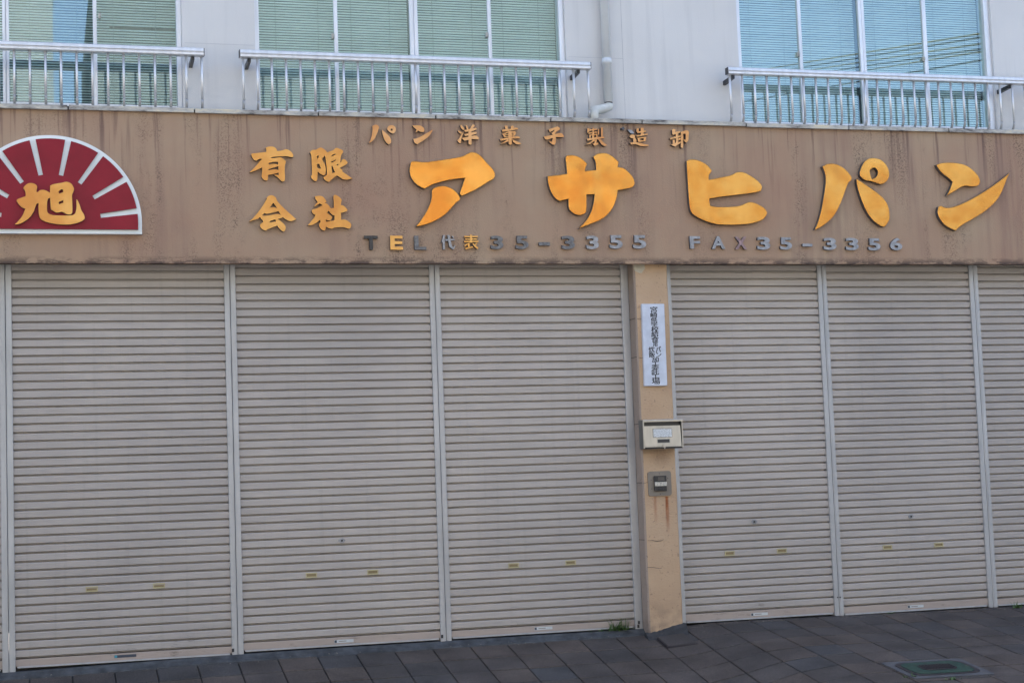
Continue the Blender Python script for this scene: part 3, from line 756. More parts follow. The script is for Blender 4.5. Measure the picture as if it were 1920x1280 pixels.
# ================================================================ SIGN
def glyph(name, origin, s, Y, polys, holes, mat, depth, label, cat='sign character', group=None, bev=0.0, soft=1, side='letter_side', parent=None):
    conv = lambda pts: [(lambda v: (v.x, v.z))(at(origin[0]+x/s, origin[1]+y/s, Y)) for x, y in soften(pts, soft)]
    P = [conv(p) for p in polys]; H = [conv(h) for h in holes]
    cx = sum(x for p in P for x, _ in p)/sum(len(p) for p in P); cz = min(z for p in P for _, z in p)
    cu = bpy.data.curves.new(name, 'CURVE'); cu.dimensions = '2D'; cu.fill_mode = 'BOTH'; cu.extrude = depth/2
    if bev: cu.bevel_depth = bev; cu.bevel_resolution = 2; cu.offset = -bev; cu.extrude = depth/2-bev
    for pts in P+H:
        sp_ = cu.splines.new('POLY'); sp_.points.add(len(pts)-1); sp_.use_cyclic_u = True
        for pt, (x, z) in zip(sp_.points, pts): pt.co = (x-cx, z-cz, 0, 1)
    return curve_obj(name, cu, (cx, Y+depth/2, cz), mat, label, cat, group, side, parent, depth)
def curve_obj(name, cu, loc, mat, label, cat, group, side, parent, depth):
    tmp = bpy.data.objects.new('tmp', cu); col.objects.link(tmp)
    bpy.context.view_layer.update()
    ev = tmp.evaluated_get(bpy.context.evaluated_depsgraph_get())
    me = bpy.data.meshes.new_from_object(ev); bpy.data.objects.remove(tmp)
    me.transform(Matrix.Rotation(R(90), 4, 'X'))
    me.materials.clear(); me.materials.append(M[mat]); me.materials.append(M[side])
    for f in me.polygons:
        f.material_index = 0 if f.normal.y < -0.55 else 1; f.use_smooth = False
    o = bpy.data.objects.new(name, me); col.objects.link(o); o.location = loc
    if parent is not None:
        o.parent = parent; o.matrix_parent_inverse = Matrix.Translation(-Vector(parent.location))
    else: tag(o, label, cat, group)
    return o
def strokes(name, origin, s, Y, polys, mat, depth, label, cat='sign character', group=None, extra=None):
    """a character of separate brush strokes, each stroke a hair proud of the last"""
    W = [[at(origin[0]+x/s, origin[1]+y/s, Y) for x, y in p] for p in polys]
    cx = sum(v.x for p in W for v in p)/sum(len(p) for p in W); cz = min(v.z for p in W for v in p)
    bm = bmesh.new()
    for i, p in enumerate(W):
        k0 = len(bm.faces); prism_xz(bm, [(v.x-cx, v.z-cz) for v in p], -i*0.0004, depth)
    me = to_mesh(bm); me.materials.append(M[mat]); me.materials.append(M['letter_side'])
    if extra: me.materials.append(M[extra])
    for f in me.polygons: f.material_index = 0 if abs(f.normal.y) > 0.7 else 1
    if extra:
        ex = len(polys[0])
        for f in list(me.polygons)[:ex+2]: f.material_index = 2 if abs(f.normal.y) > 0.7 else 1
    o = bpy.data.objects.new(name, me); col.objects.link(o); o.location = (cx, Y, cz)
    return tag(o, label, cat, group)

LY = FY-0.045; LD = 0.045
G_BIG = 'five big gold characters on the sign band'
S8 = (1270, 280)
glyph('sign_character', (740, 270), 4.174, LY, [
    [(128,140),(150,133),(235,143),(330,130),(450,112),(530,98),(570,75),(600,62),(640,68),(680,95),(720,145),(760,185),(783,215),(788,250),(775,275),(735,295),(690,325),(640,355),(580,385),(522,408),(509,386),(525,340),(550,268),(470,275),(390,290),(300,315),(240,350),(225,350),(165,315),(125,260),(115,205)],
    [(290,365),(300,348),(340,330),(390,326),(440,342),(480,370),(503,400),(514,420),(510,440),(485,455),(455,490),(400,550),(340,590),(280,620),(200,642),(165,648),(200,605),(250,530),(280,460),(292,410)]], [],
    'gold_big', LD, 'first big gold character, angular with a curved lower hook', group=G_BIG, bev=0.005)
glyph('sign_character', (740, 270), 4.174, LY, [
    [(1337,110),(1345,92),(1390,85),(1440,98),(1480,125),(1508,155),(1495,185),(1490,210),(1578,203),(1575,140),(1553,100),(1580,78),(1620,70),(1665,72),(1710,98),(1755,140),(1748,180),(1790,185),(1835,220),(1870,265),(1882,310),(1865,340),(1800,355),(1748,362),(1740,420),(1715,490),(1680,540),(1640,578),(1590,605),(1520,632),(1440,662),(1500,600),(1540,530),(1560,450),(1565,395),(1503,398),(1503,530),(1480,552),(1440,560),(1400,545),(1362,508),(1360,432),(1320,440),(1290,448),(1255,425),(1220,370),(1200,300),(1198,250),(1270,245),(1350,232),(1345,170)]], [],
    'gold_big', LD, 'second big gold character, a wide bar crossed by two uprights', group=G_BIG, bev=0.005)
glyph('sign_character', S8, 8, LY, [
    [(140,175),(170,155),(230,150),(290,155),(370,185),(440,225),(490,275),(520,320),(505,350),(475,385),(475,455),(560,440),(680,415),(810,390),(880,345),(950,335),(1020,350),(1120,405),(1210,470),(1265,530),(1275,580),(1250,630),(1150,655),(900,685),(650,715),(530,735),(485,740),(485,800),(500,845),(580,862),(750,862),(880,855),(960,840),(1020,810),(1080,788),(1150,795),(1250,840),(1320,890),(1352,945),(1335,1000),(1290,1050),(1210,1090),(1080,1120),(900,1135),(640,1133),(540,1115),(430,1080),(300,1020),(210,955),(185,850),(165,600),(150,350)]], [],
    'gold_big', LD, 'third big gold character, open to the right with two arms', group=G_BIG, bev=0.005)
glyph('sign_character', (1480, 280), 8, LY, [
    [(495,258),(560,222),(640,210),(720,225),(800,265),(870,325),(920,385),(942,430),(930,470),(885,500),(850,600),(800,740),(740,880),(670,1000),(580,1090),(480,1165),(380,1212),(430,1100),(480,930),(520,700),(548,520),(548,390),(525,320)],
    [(1010,445),(1080,485),(1200,565),(1320,650),(1410,725),(1470,810),(1500,900),(1510,1040),(1480,1100),(1445,1150),(1420,1165),(1360,1145),(1260,1070),(1180,970),(1110,830),(1050,660),(1015,520)],
    [(1085,260),(1130,180),(1200,135),(1280,128),(1370,150),(1440,205),(1490,290),(1505,380),(1480,460),(1420,515),(1360,527),(1290,500),(1220,478),(1140,468),(1090,430),(1058,390),(1064,320)]],
    [[(1205,330),(1225,295),(1265,275),(1305,290),(1335,335),(1325,390),(1290,430),(1240,445),(1225,400)]],
    'gold_big', LD, 'fourth big gold character, two leaf strokes and a small ring', group=G_BIG, bev=0.005)
glyph('sign_character', (1730, 280), 8, LY, [
    [(205,235),(280,205),(400,197),(520,205),(620,225),(700,265),(780,330),(840,400),(865,470),(855,525),(820,555),(730,562),(640,545),(560,575),(460,640),(360,695),(410,610),(450,490),(390,430),(300,365),(240,295)],
    [(240,860),(280,845),(320,868),(370,878),(440,870),(560,830),(720,755),(900,650),(1060,545),(1180,455),(1310,350),(1270,430),(1230,540),(1180,660),(1110,770),(1010,870),(900,955),(760,1040),(580,1140),(495,1220),(400,1180),(310,1115),(250,1030),(222,940)]], [],
    'gold_big', LD, 'last big gold character at the right edge, a drop above a long sweep', group=G_BIG, bev=0.005)
G_MED = 'four gold company-form characters in a square'
MY = FY-0.035; MD = 0.035
glyph('sign_character', (460, 270), 16, MY, [[(610,115),(680,85),(780,75),(860,88),(920,130),(945,175),(945,210),(1020,212),(1130,190),(1200,158),(1270,165),(1350,210),(1415,280),(1445,350),(1430,395),(1370,400),(1240,365),(1000,380),(810,390),(760,430),(880,425),(990,412),(1060,400),(1150,455),(1215,520),(1210,575),(1185,640),(1180,800),(1190,960),(1190,1070),(1160,1120),(1110,1135),(1060,1100),(980,1010),(860,925),(1000,938),(998,865),(850,900),(685,935),(672,1080),(620,1105),(560,1080),(510,1030),(482,980),(500,880),(505,800),(500,705),(430,745),(330,795),(250,820),(170,850),(130,850),(230,760),(330,650),(420,540),(500,450),(420,445),(370,485),(325,510),(260,480),(205,410),(175,320),(195,290),(330,275),(480,260),(625,240),(630,190)]],
    [[(700,570),(860,535),(985,540),(985,622),(870,595),(705,625)], [(690,765),(840,715),(990,668),(995,785),(890,755),(695,795)]], 'gold', MD, 'medium gold character, top left of the square of four', group=G_MED, soft=1)
glyph('sign_character', (570, 270), 16, MY, [[(175,255),(240,185),(280,175),(350,180),(420,135),(490,105),(540,115),(620,170),(680,225),(690,258),(760,230),(880,190),(940,130),(990,115),(1080,150),(1150,180),(1180,220),(1165,270),(1120,320),(1098,420),(1092,550),(1112,556),(1130,480),(1170,460),(1220,460),(1270,500),(1310,560),(1290,600),(1190,660),(1065,728),(1150,775),(1150,830),(1250,895),(1350,965),(1430,1030),(1465,1035),(1400,1048),(1310,1075),(1230,1070),(1150,1055),(1080,1000),(990,945),(900,1010),(800,1090),(740,1140),(690,1125),(620,1080),(585,1020),(600,985),(675,945),(690,900),(685,750),(665,600),(650,450),(620,350),(600,370),(540,460),(580,530),(640,640),(657,760),(652,860),(630,920),(580,945),(520,915),(410,830),(405,900),(400,1080),(350,1125),(300,1100),(230,1040),(205,985),(240,920),(240,800),(235,650),(225,450),(215,330)]],
    [[(390,370),(445,340),(430,420),(395,460)], [(390,600),(455,600),(510,735),(460,750),(395,710)], [(820,360),(880,310),(955,295),(940,325),(830,382)], [(820,525),(890,505),(955,465),(950,500),(880,540),(825,570)], [(980,620),(1045,605),(1005,660)], [(825,660),(855,670),(900,790),(935,845),(840,880)]], 'gold', MD, 'medium gold character, top right of the square of four', group=G_MED, soft=1)
glyph('sign_character', (460, 360), 16, MY, [[(630,180),(690,120),(770,95),(850,110),(910,160),(935,210),(940,250),(1020,350),(1130,460),(1280,600),(1420,720),(1530,825),(1450,850),(1380,880),(1300,870),(1210,820),(1120,755),(1080,785),(970,810),(1060,870),(1150,950),(1210,1030),(1210,1110),(1180,1170),(1130,1190),(1060,1140),(990,1060),(960,1015),(890,1030),(780,1075),(680,1110),(630,1155),(580,1155),(500,1110),(440,1040),(440,980),(480,940),(540,900),(520,850),(470,800),(445,750),(380,795),(310,830),(240,840),(115,890),(230,790),(350,650),(450,520),(540,390),(610,260),(640,215)]],
    [[(735,470),(840,325),(955,485),(850,460)], [(500,700),(580,630),(620,655),(700,650),(850,615),(1000,575),(1020,620),(1070,690),(1000,660),(880,670),(700,705),(530,720)], [(720,920),(755,860),(900,825),(915,885),(800,905)]], 'gold', MD, 'medium gold character, bottom left of the square of four, roof-shaped', group=G_MED, soft=1)
glyph('sign_character', (570, 360), 16, MY, [[(320,140),(380,120),(470,112),(540,125),(600,170),(650,240),(680,300),(622,328),(690,350),(740,400),(790,470),(810,495),(890,470),(895,350),(885,200),(880,120),(920,85),(980,95),(1060,150),(1120,210),(1135,245),(1115,310),(1105,400),(1170,400),(1220,440),(1280,500),(1312,545),(1250,595),(1110,630),(1115,740),(1115,840),(1190,820),(1270,840),(1350,890),(1400,940),(1422,985),(1400,1070),(1350,1105),(1290,1090),(1180,1050),(1050,1055),(900,1070),(840,1110),(800,1105),(720,1075),(660,1040),(650,1110),(610,1160),(560,1150),(490,1090),(450,1020),(450,960),(495,900),(480,830),(420,890),(330,950),(240,990),(110,1005),(200,900),(290,790),(345,690),(290,670),(240,610),(230,560),(250,525),(330,508),(450,462),(560,395),(470,348),(295,450),(350,375),(410,300),(350,230)]],
    [[(740,560),(800,640),(870,700),(915,705),(910,850),(780,880),(660,898),(655,822),(720,850),(785,860),(845,775),(820,720),(690,630)]], 'gold', MD, 'medium gold character, bottom right of the square of four', group=G_MED, soft=1)
# the small line at the top
G_S = 'small gold characters in the top line'
SY_, SD_ = FY-0.032, 0.032
glyph('sign_character', (680, 220), 6, SY_, [[(108,100),(140,83),(170,88),(186,110),(178,140),(160,190),(135,240),(105,275),(68,292),(90,250),(105,190),(112,130)], [(217,140),(260,175),(305,220),(322,255),(318,290),(290,308),(260,280),(235,230),(220,180)], [(285,105),(310,90),(340,90),(368,110),(375,140),(365,170),(340,185),(310,172),(280,145),(275,125)]], [[(315,135),(330,125),(337,145),(315,158)]], 'gold_small', SD_, 'first small gold character of the top line, with a ring', group=G_S)
glyph('sign_character', (680, 220), 6, SY_, [[(558,95),(600,90),(650,92),(685,115),(697,140),(690,165),(655,168),(625,152),(595,172),(605,140),(580,118)], [(570,245),(600,240),(650,220),(720,180),(790,138),(775,175),(740,220),(680,265),(612,305),(580,285)]], [], 'gold_small', SD_, 'second small gold character of the top line, a drop over a sweep', group=G_S)
A1, A2, A3 = (850, 228), (1010, 232), (1160, 232); SS = 13.714
strokes('sign_character', A1, SS, SY_, [[(175,95),(215,95),(265,150),(285,215),(240,215),(195,160)],[(110,240),(160,240),(215,280),(225,320),(180,310),(135,275)],[(265,250),(245,330),(205,440),(195,560),(160,560),(100,490),(150,440),(200,340)],[(315,105),(350,105),(380,150),(385,215),(350,200),(325,150)],[(455,130),(490,85),(540,85),(550,120),(500,170),(440,220),(435,180)],[(270,225),(560,165),(590,170),(600,205),(470,255),(300,270)],[(280,330),(560,265),(590,270),(603,315),(470,350),(300,375)],[(215,430),(540,360),(600,370),(660,430),(640,465),(480,450),(290,500)],[(385,215),(465,215),(468,590),(430,605),(388,580)]], 'gold_small', SD_, 'third small gold character of the top line, three dots at its left', group=G_S)
strokes('sign_character', A1, SS, SY_, [[(1320,120),(1350,108),(1395,110),(1400,190),(1340,200)],[(1475,130),(1520,105),(1560,120),(1540,200),(1480,200)],[(1245,215),(1480,185),(1600,150),(1660,170),(1660,200),(1500,235),(1260,265)],[(1260,320),(1390,262),(1580,250),(1620,290),(1590,300),(1400,295),(1290,340)],[(1260,320),(1320,300),(1350,400),(1310,410)],[(1545,270),(1620,280),(1590,350),(1540,380)],[(1330,327),(1560,317),(1560,342),(1330,350)],[(1310,385),(1560,360),(1560,385),(1320,410)],[(1410,250),(1495,250),(1500,590),(1460,605),(1420,580)],[(1190,450),(1430,415),(1640,375),(1700,395),(1720,435),(1500,445),(1220,500)],[(1400,460),(1420,510),(1300,560),(1215,585),(1290,530)],[(1500,455),(1600,500),(1750,570),(1700,590),(1620,590),(1540,530)]], 'gold_small', SD_, 'fourth small gold character of the top line, dense with crossing strokes', group=G_S)
strokes('sign_character', A2, SS, SY_, [[(250,150),(440,90),(480,65),(540,110),(545,150),(480,190),(430,240),(340,240),(400,190),(410,160),(290,215)],[(135,330),(340,295),(540,240),(600,250),(650,320),(640,350),(440,345),(210,415),(165,400)],[(330,235),(410,240),(440,300),(445,480),(410,550),(360,540),(290,490),(260,450),(340,465),(360,400),(360,300)]], 'gold_small', SD_, 'fifth small gold character of the top line, an open cross with a hook', group=G_S)
strokes('sign_character', A2, SS, SY_, [[(1255,120),(1310,120),(1300,210),(1250,240)],[(1300,150),(1500,130),(1500,165),(1290,190)],[(1280,235),(1510,200),(1515,232),(1280,268)],[(1380,110),(1420,110),(1425,380),(1375,380)],[(1300,290),(1500,262),(1500,290),(1310,315)],[(1295,290),(1340,290),(1340,370),(1300,370)],[(1470,270),(1510,265),(1510,350),(1480,360)],[(1520,150),(1550,140),(1555,290),(1520,290)],[(1600,100),(1650,100),(1650,330),(1700,360),(1600,375)],[(1240,390),(1500,345),(1680,350),(1690,375),(1560,395),(1250,440)],[(1420,410),(1450,430),(1330,520),(1200,550),(1290,500)],[(1440,420),(1500,410),(1470,510),(1530,490),(1530,530),(1440,580),(1390,530),(1430,490)],[(1520,400),(1590,400),(1660,480),(1760,560),(1680,585),(1600,520)]], 'gold_small', SD_, 'sixth small gold character of the top line, densest, left of the pipe stub', group=G_S)
strokes('sign_character', A3, SS, SY_, [[(230,155),(320,160),(380,210),(400,250),(340,260),(290,230)],[(275,335),(320,285),(390,285),(430,320),(410,380),(330,375)],[(370,380),(430,370),(460,440),(420,500),(380,470)],[(280,495),(420,470),(520,490),(640,520),(770,545),(770,575),(680,585),(560,575),(430,525),(330,535)],[(455,130),(520,120),(510,190),(480,230),(455,200)],[(560,110),(640,110),(640,300),(570,310)],[(480,205),(690,180),(710,210),(480,250)],[(440,310),(740,255),(750,290),(470,340)],[(475,370),(700,340),(715,365),(480,400)],[(480,370),(550,370),(560,480),(500,470)],[(640,350),(710,345),(690,450),(640,460)],[(500,440),(680,425),(680,455),(510,475)]], 'gold_small', SD_, 'seventh small gold character of the top line, its first dot bare grey metal', group=G_S, extra='silver')
strokes('sign_character', A3, SS, SY_, [[(1370,160),(1420,135),(1465,165),(1450,220),(1380,270)],[(1380,230),(1560,190),(1590,220),(1560,240),(1400,290)],[(1470,230),(1530,220),(1530,500),(1470,510)],[(1315,375),(1440,335),(1590,300),(1590,345),(1330,410)],[(1520,390),(1590,370),(1590,410),(1520,430)],[(1385,420),(1440,410),(1450,560),(1390,560)],[(1340,545),(1440,500),(1590,460),(1590,500),(1520,540),(1450,595)],[(1595,215),(1655,215),(1655,610),(1630,630),(1595,610)],[(1600,215),(1740,170),(1790,190),(1810,250),(1720,265),(1650,260)],[(1720,240),(1800,240),(1785,440),(1740,490),(1700,470),(1660,410),(1720,420)]], 'gold_small', SD_, 'last small gold character of the top line, at its right end', group=G_S)
c = at(1165, 243, FY); bm = bmesh.new(); tube(bm, [(c.x, FY-0.045, c.z), (c.x-0.002, FY+0.01, c.z)], 0.012, 12)
pst = link('pipe_stub', to_mesh(bm), M['letter_side'], bld)
# telephone and fax line
def type_char(ch, x0, x1, y0, y1, mat, label, group, off=0.033):
    Yf = FY-0.026
    cu = bpy.data.curves.new('t', 'FONT'); cu.body = ch; cu.offset = off; cu.extrude = 0.5
    tmp = bpy.data.objects.new('t', cu); col.objects.link(tmp); bpy.context.view_layer.update()
    me = bpy.data.meshes.new_from_object(tmp.evaluated_get(bpy.context.evaluated_depsgraph_get())); bpy.data.objects.remove(tmp)
    vx = [v.co.x for v in me.vertices]; vy = [v.co.y for v in me.vertices]; vz = [v.co.z for v in me.vertices]
    a, b = at(x0, y1, Yf), at(x1, y0, Yf); wd, ht = b.x-a.x, b.z-a.z; dep = 0.026
    for v in me.vertices:
        x = (v.co.x-min(vx))/(max(vx)-min(vx)); y = (v.co.y-min(vy))/(max(vy)-min(vy)); z = (v.co.z-min(vz))/(max(vz)-min(vz))
        if ch == '9': x, y = 1-x, 1-y
        v.co = ((x-0.5)*wd, (1-z)*dep, y*ht)
    me.materials.clear(); me.materials.append(M[mat]); me.materials.append(M['letter_side'])
    me.update()
    for f in me.polygons: f.material_index = 0 if abs(f.normal.y) > 0.7 or mat == 'letter_black' else 1
    o = bpy.data.objects.new('sign_character', me); col.objects.link(o); o.location = ((a.x+b.x)/2, Yf, a.z)
    return tag(o, label, 'sign character', group)
G_T = 'characters of the telephone line'; G_F = 'characters of the fax line'
s2 = lambda v: 670+v/3.623
s3 = lambda v: 1160+v/3.4286
for ch, a, b, mt, lab in (('T', 50, 138, 'letter_black', 'black letter T at the start of the telephone line'), ('E', 225, 308, 'gold', 'gold letter E in the telephone line'), ('L', 390, 467, 'silver_dark', 'dark metal letter L in the telephone line')):
    type_char(ch, s2(a), s2(b), 442, 468, mt, lab, G_T)
strokes('sign_character', (820, 430), 19.2, FY-0.026, [[(205,200),(275,205),(265,330),(200,440),(150,480),(160,400),(195,300)],[(195,380),(270,370),(275,720),(200,725)],[(285,350),(610,345),(640,375),(600,395),(290,415)],[(360,205),(450,200),(475,400),(530,620),(600,640),(630,560),(645,600),(600,715),(540,710),(430,620),(400,450)],[(520,235),(570,240),(590,300),(560,310)]], 'silver', 0.026, 'bare grey character after the letter L in the telephone line', group=G_T)
strokes('sign_character', (820, 430), 19.2, FY-0.026, [[(970,235),(1460,235),(1460,285),(970,290)],[(1000,335),(1435,330),(1440,375),(1010,380)],[(960,420),(1480,410),(1475,460),(970,470)],[(1175,195),(1250,195),(1255,480),(1180,480)],[(1150,480),(1190,500),(980,615),(970,570)],[(1100,540),(1165,520),(1165,640),(1090,640)],[(1000,670),(1280,615),(1285,660),(1010,720)],[(1250,500),(1290,500),(1480,660),(1440,715),(1330,630)],[(1390,490),(1445,495),(1400,560),(1370,575),(1340,560)]], 'gold', 0.026, 'gold many-stroked character before the first digit of the telephone line', group=G_T)
for ch, a, b, y0, y1, mt, lab in (('3', 908, 990, 442, 467, 'silver_dark', 'dark digit 3 that opens the telephone number'), ('5', 1078, 1160, 442, 467, 'silver_dark', 'dark digit 5 before the dash of the telephone number'),
        ('-', 1235, 1308, 454, 460, 'silver_dark', 'dash in the telephone number'), ('3', 1390, 1475, 442, 467, 'silver_dark', 'first digit 3 after the telephone dash'), ('3', 1558, 1638, 442, 467, 'silver', 'second digit 3 after the telephone dash'),
        ('5', 1715, 1800, 441, 466, 'silver', 'digit 5 second to last in the telephone number'), ('5', 1875, 1960, 441, 466, 'silver', 'last digit 5 of the telephone number')):
    type_char(ch, s2(a), s2(b), y0, y1, mt, lab, G_T)
for ch, a, b, y0, y1, mt, lab in (('F', 460, 522, 443, 466, 'silver', 'letter F at the start of the fax line'), ('A', 600, 683, 443, 466.5, 'silver', 'letter A in the fax line'), ('X', 750, 823, 444, 467, 'letter_rusty', 'reddish letter X in the fax line'),
        ('3', 893, 972, 444, 468, 'silver', 'digit 3 that opens the fax number'), ('5', 1040, 1112, 445, 468, 'silver', 'digit 5 before the dash of the fax number'), ('-', 1183, 1245, 457, 462, 'silver', 'dash in the fax number'),
        ('3', 1320, 1397, 446, 468.5, 'silver', 'first digit 3 after the fax dash'), ('3', 1463, 1540, 446, 469, 'silver', 'second digit 3 after the fax dash'), ('5', 1608, 1680, 447, 469.5, 'silver', 'digit 5 second to last in the fax number'), ('9', 1748, 1820, 446, 469, 'silver', 'digit 6 that ends the fax number')):
    type_char(ch, s3(a), s3(b), y0, y1, mt, lab, G_F)
# rising-sun emblem
EY = FY-0.05
ec = at(96.5, 417, EY); ER = (at(96.5+168, 417, EY).x-ec.x)*0.5 + (at(96.5, 417-165, EY).z-ec.z)*0.5
zbm = at(200, 438.5, EY).z - ec.z
emb = empty('sun_emblem', (ec.x, EY, ec.z+zbm), 'half-round white and red sun ray emblem with a gold character', 'sign')
def arc(r_, a0, a1, k): return [(ec.x+r_*math.cos(R(a0+(a1-a0)*i/k)), ec.z+r_*math.sin(R(a0+(a1-a0)*i/k))) for i in range(k+1)]
bm = bmesh.new(); prism_xz(bm, [(ec.x+ER, ec.z+zbm)] + arc(ER, -4, 184, 72) + [(ec.x-ER, ec.z+zbm)], EY, FY)
link('white_plate', to_mesh(bm), M['white_sign'], emb)
ro, ri = ER*0.957, ER*0.545
pts = [(ec.x+ro*1.0, ec.z+zbm+0.030)] + arc(ro, -3, 2, 2)
prev_a = 2
for k in range(8):
    a = 8.1+23.4*k; ho, hi_ = 2.0, 2.6
    pts += arc(ro, prev_a, a-ho, 6)[1:] + [(ec.x+ri*math.cos(R(a-hi_)), ec.z+ri*math.sin(R(a-hi_))), (ec.x+ri*math.cos(R(a+hi_)), ec.z+ri*math.sin(R(a+hi_)))] + [(ec.x+ro*math.cos(R(a+ho)), ec.z+ro*math.sin(R(a+ho)))]
    prev_a = a+ho
pts += arc(ro, prev_a, 183, 3)[1:] + [(ec.x-ro, ec.z+zbm+0.030)]
cu = bpy.data.curves.new('red', 'CURVE'); cu.dimensions = '2D'; cu.fill_mode = 'BOTH'; cu.extrude = 0.009
sp_ = cu.splines.new('POLY'); sp_.points.add(len(pts)-1); sp_.use_cyclic_u = True
for pt, (x, z) in zip(sp_.points, pts): pt.co = (x-ec.x, z-ec.z, 0, 1)
curve_obj('red_rays', cu, (ec.x, EY-0.0092, ec.z), 'red_sign', None, None, None, 'letter_side', emb, 0.018)
glyph('gold_character', (0, 320), 10.667, EY-0.05, [[(465,350),(480,320),(530,270),(590,245),(650,248),(710,270),(745,310),(740,360),(730,400),(735,435),(760,425),(800,390),(860,382),(920,395),(970,425),(998,440),(1000,380),(1002,300),(1050,275),(1150,255),(1250,240),(1320,218),(1390,235),(1440,270),(1465,320),(1485,365),(1470,420),(1440,480),(1445,600),(1450,740),(1450,830),(1430,870),(1380,885),(1330,870),(1270,835),(1230,822),(1170,840),(1120,840),(1060,800),(1020,780),(1010,700),(1002,545),(965,560),(945,620),(940,730),(945,830),(990,870),(1080,893),(1250,897),(1420,897),(1480,880),(1510,840),(1530,750),(1528,570),(1560,600),(1600,700),(1630,800),(1680,870),(1700,940),(1690,970),(1640,1010),(1530,1055),(1380,1080),(1200,1080),(1020,1055),(900,1020),(810,970),(780,900),(770,780),(770,655),(730,665),(710,720),(680,810),(630,900),(560,970),(470,1030),(370,1075),(290,1080),(370,1000),(430,930),(480,830),(505,765),(440,740),(370,670),(332,600),(345,570),(430,540),(510,510),(515,470),(505,415)]],
    [[(1175,415),(1225,375),(1260,385),(1265,430),(1180,460)], [(1175,625),(1265,595),(1265,640),(1180,672)]], 'gold', 0.032, None, parent=emb, bev=0.002)

# ================================================================ THINGS ON THE PILLAR
BY = PY-0.028
tl, tr, br, blc = at(1203.2, 569.5, BY), at(1245.5, 569.5, BY), at(1251.4, 722.6, BY), at(1208.8, 723.4, BY)
brd = empty('name_board', ((blc.x+br.x)/2, BY, blc.z), 'narrow white board with a column of black brush writing on the pillar', 'sign')
bm = bmesh.new(); prism_xz(bm, [(blc.x, blc.z), (br.x, br.z), (tr.x, tr.z), (tl.x, tl.z)], BY, PY+0.003)
bmesh.ops.bevel(bm, geom=list(bm.edges), offset=0.003, segments=1, affect='EDGES'); link('board', to_mesh(bm), M['board'], brd)
def write(ch, px, py, wpx, hpx, sl=0.12):
    cu = bpy.data.curves.new('t', 'FONT'); cu.body = ch; cu.extrude = 0.2
    tmp = bpy.data.objects.new('t', cu); col.objects.link(tmp); bpy.context.view_layer.update()
    me = bpy.data.meshes.new_from_object(tmp.evaluated_get(bpy.context.evaluated_depsgraph_get())); bpy.data.objects.remove(tmp)
    vx = [v.co.x for v in me.vertices]; vy = [v.co.y for v in me.vertices]
    c = at(px, py, BY); wd = wpx*0.0049; ht = hpx*0.0047
    for v in me.vertices:
        x = (v.co.x-min(vx))/(max(vx)-min(vx))-0.5; y = (v.co.y-min(vy))/(max(vy)-min(vy))-0.5
        v.co = (x*wd+y*0.0, 0.0012 if v.co.z < 0 else -0.0008, y*ht+x*wd*sl)
    bm = bmesh.new()
    for k, (dx, dz) in enumerate(((-0.0015, -0.0005), (0.0, 0.0006), (0.0015, 0.0))):      # a loaded brush: each stroke laid wide
        m2 = me.copy(); m2.transform(Matrix.Translation((dx, -0.0002*k, dz))); bm.from_mesh(m2); bpy.data.meshes.remove(m2)
    bm.to_mesh(me); bm.free()
    me.materials.clear()
    link('brush_character', me, M['ink'], brd, (c.x, BY, c.z))
b7 = lambda x, y: (1195+x/7.53, 560+y/7.53)
col_chars = [('宮', 232, 150, 92, 72), ('崎', 233, 228, 90, 68), ('県', 236, 298, 86, 66), ('学', 237, 362, 84, 62), ('校', 247, 428, 98, 76), ('給', 248, 498, 98, 74), ('食', 250, 572, 104, 76), ('用', 251, 640, 56, 64),
             ('パ', 296, 712, 66, 74), ('ン', 300, 790, 72, 62), ('炊', 202, 715, 78, 72), ('飯', 204, 788, 80, 72), ('加', 252, 856, 90, 56), ('工', 256, 912, 92, 44), ('委', 252, 968, 94, 66), ('託', 252, 1032, 100, 68), ('工', 258, 1092, 92, 48), ('場', 262, 1160, 108, 86)]
for ch, x, y, wd, ht in col_chars:
    write(ch, *b7(x, y), wd/7.53, ht/7.53, 0.05 if ch != 'ン' else 0.0)

# mailbox
MYF = PY-0.105
a, b = at(1207.4, 841, MYF), at(1279.3, 785, MYF)
mb = empty('mailbox', ((a.x+b.x)/2, MYF, a.z), 'stainless steel mailbox with a clear name window on the pillar', 'mailbox')
x0, x1, z0, z1 = a.x, b.x, a.z, b.z
bm = bmesh.new(); box(bm, x0+0.002, x0+0.004, MYF, PY+0.002, z0, z1); box(bm, x1-0.004, x1-0.002, MYF, PY+0.002, z0, z1); box(bm, x0+0.004, x1-0.004, MYF+0.02, PY+0.002, z0, z0+0.003); box(bm, x0+0.004, x1-0.004, PY-0.004, PY+0.002, z0+0.003, z1-0.003)
link('body', to_mesh(bm), M['steel_side'], mb)
bm = bmesh.new(); prof_x(bm, [(MYF-0.006, z1-0.018), (MYF-0.006, z1-0.004), (MYF-0.002, z1+0.001), (PY, z1+0.004), (PY, z1-0.0), (MYF, z1-0.004), (MYF, z1-0.018)], x0-0.001, x1+0.001, True)
link('hood', to_mesh(bm), M['steel'], mb)
boxo('slot', M['black'], mb, x0+0.009, x1-0.009, MYF+0.030, MYF+0.034, z1-0.055, z1-0.008)
bm = bmesh.new(); box(bm, x0, x0+0.009, MYF-0.003, MYF+0.012, z0, z1-0.002, 0.002); box(bm, x1-0.009, x1, MYF-0.003, MYF+0.012, z0, z1-0.002, 0.002)
box(bm, x0+0.009, x1-0.009, MYF-0.002, MYF+0.012, z0+0.010, z0+0.016, 0.001)
link('front_frame', to_mesh(bm), M['steel'], mb)
boxo('underside', M['dark'], mb, x0+0.004, x1-0.004, MYF+0.004, MYF+0.018, z0-0.003, z0+0.010)
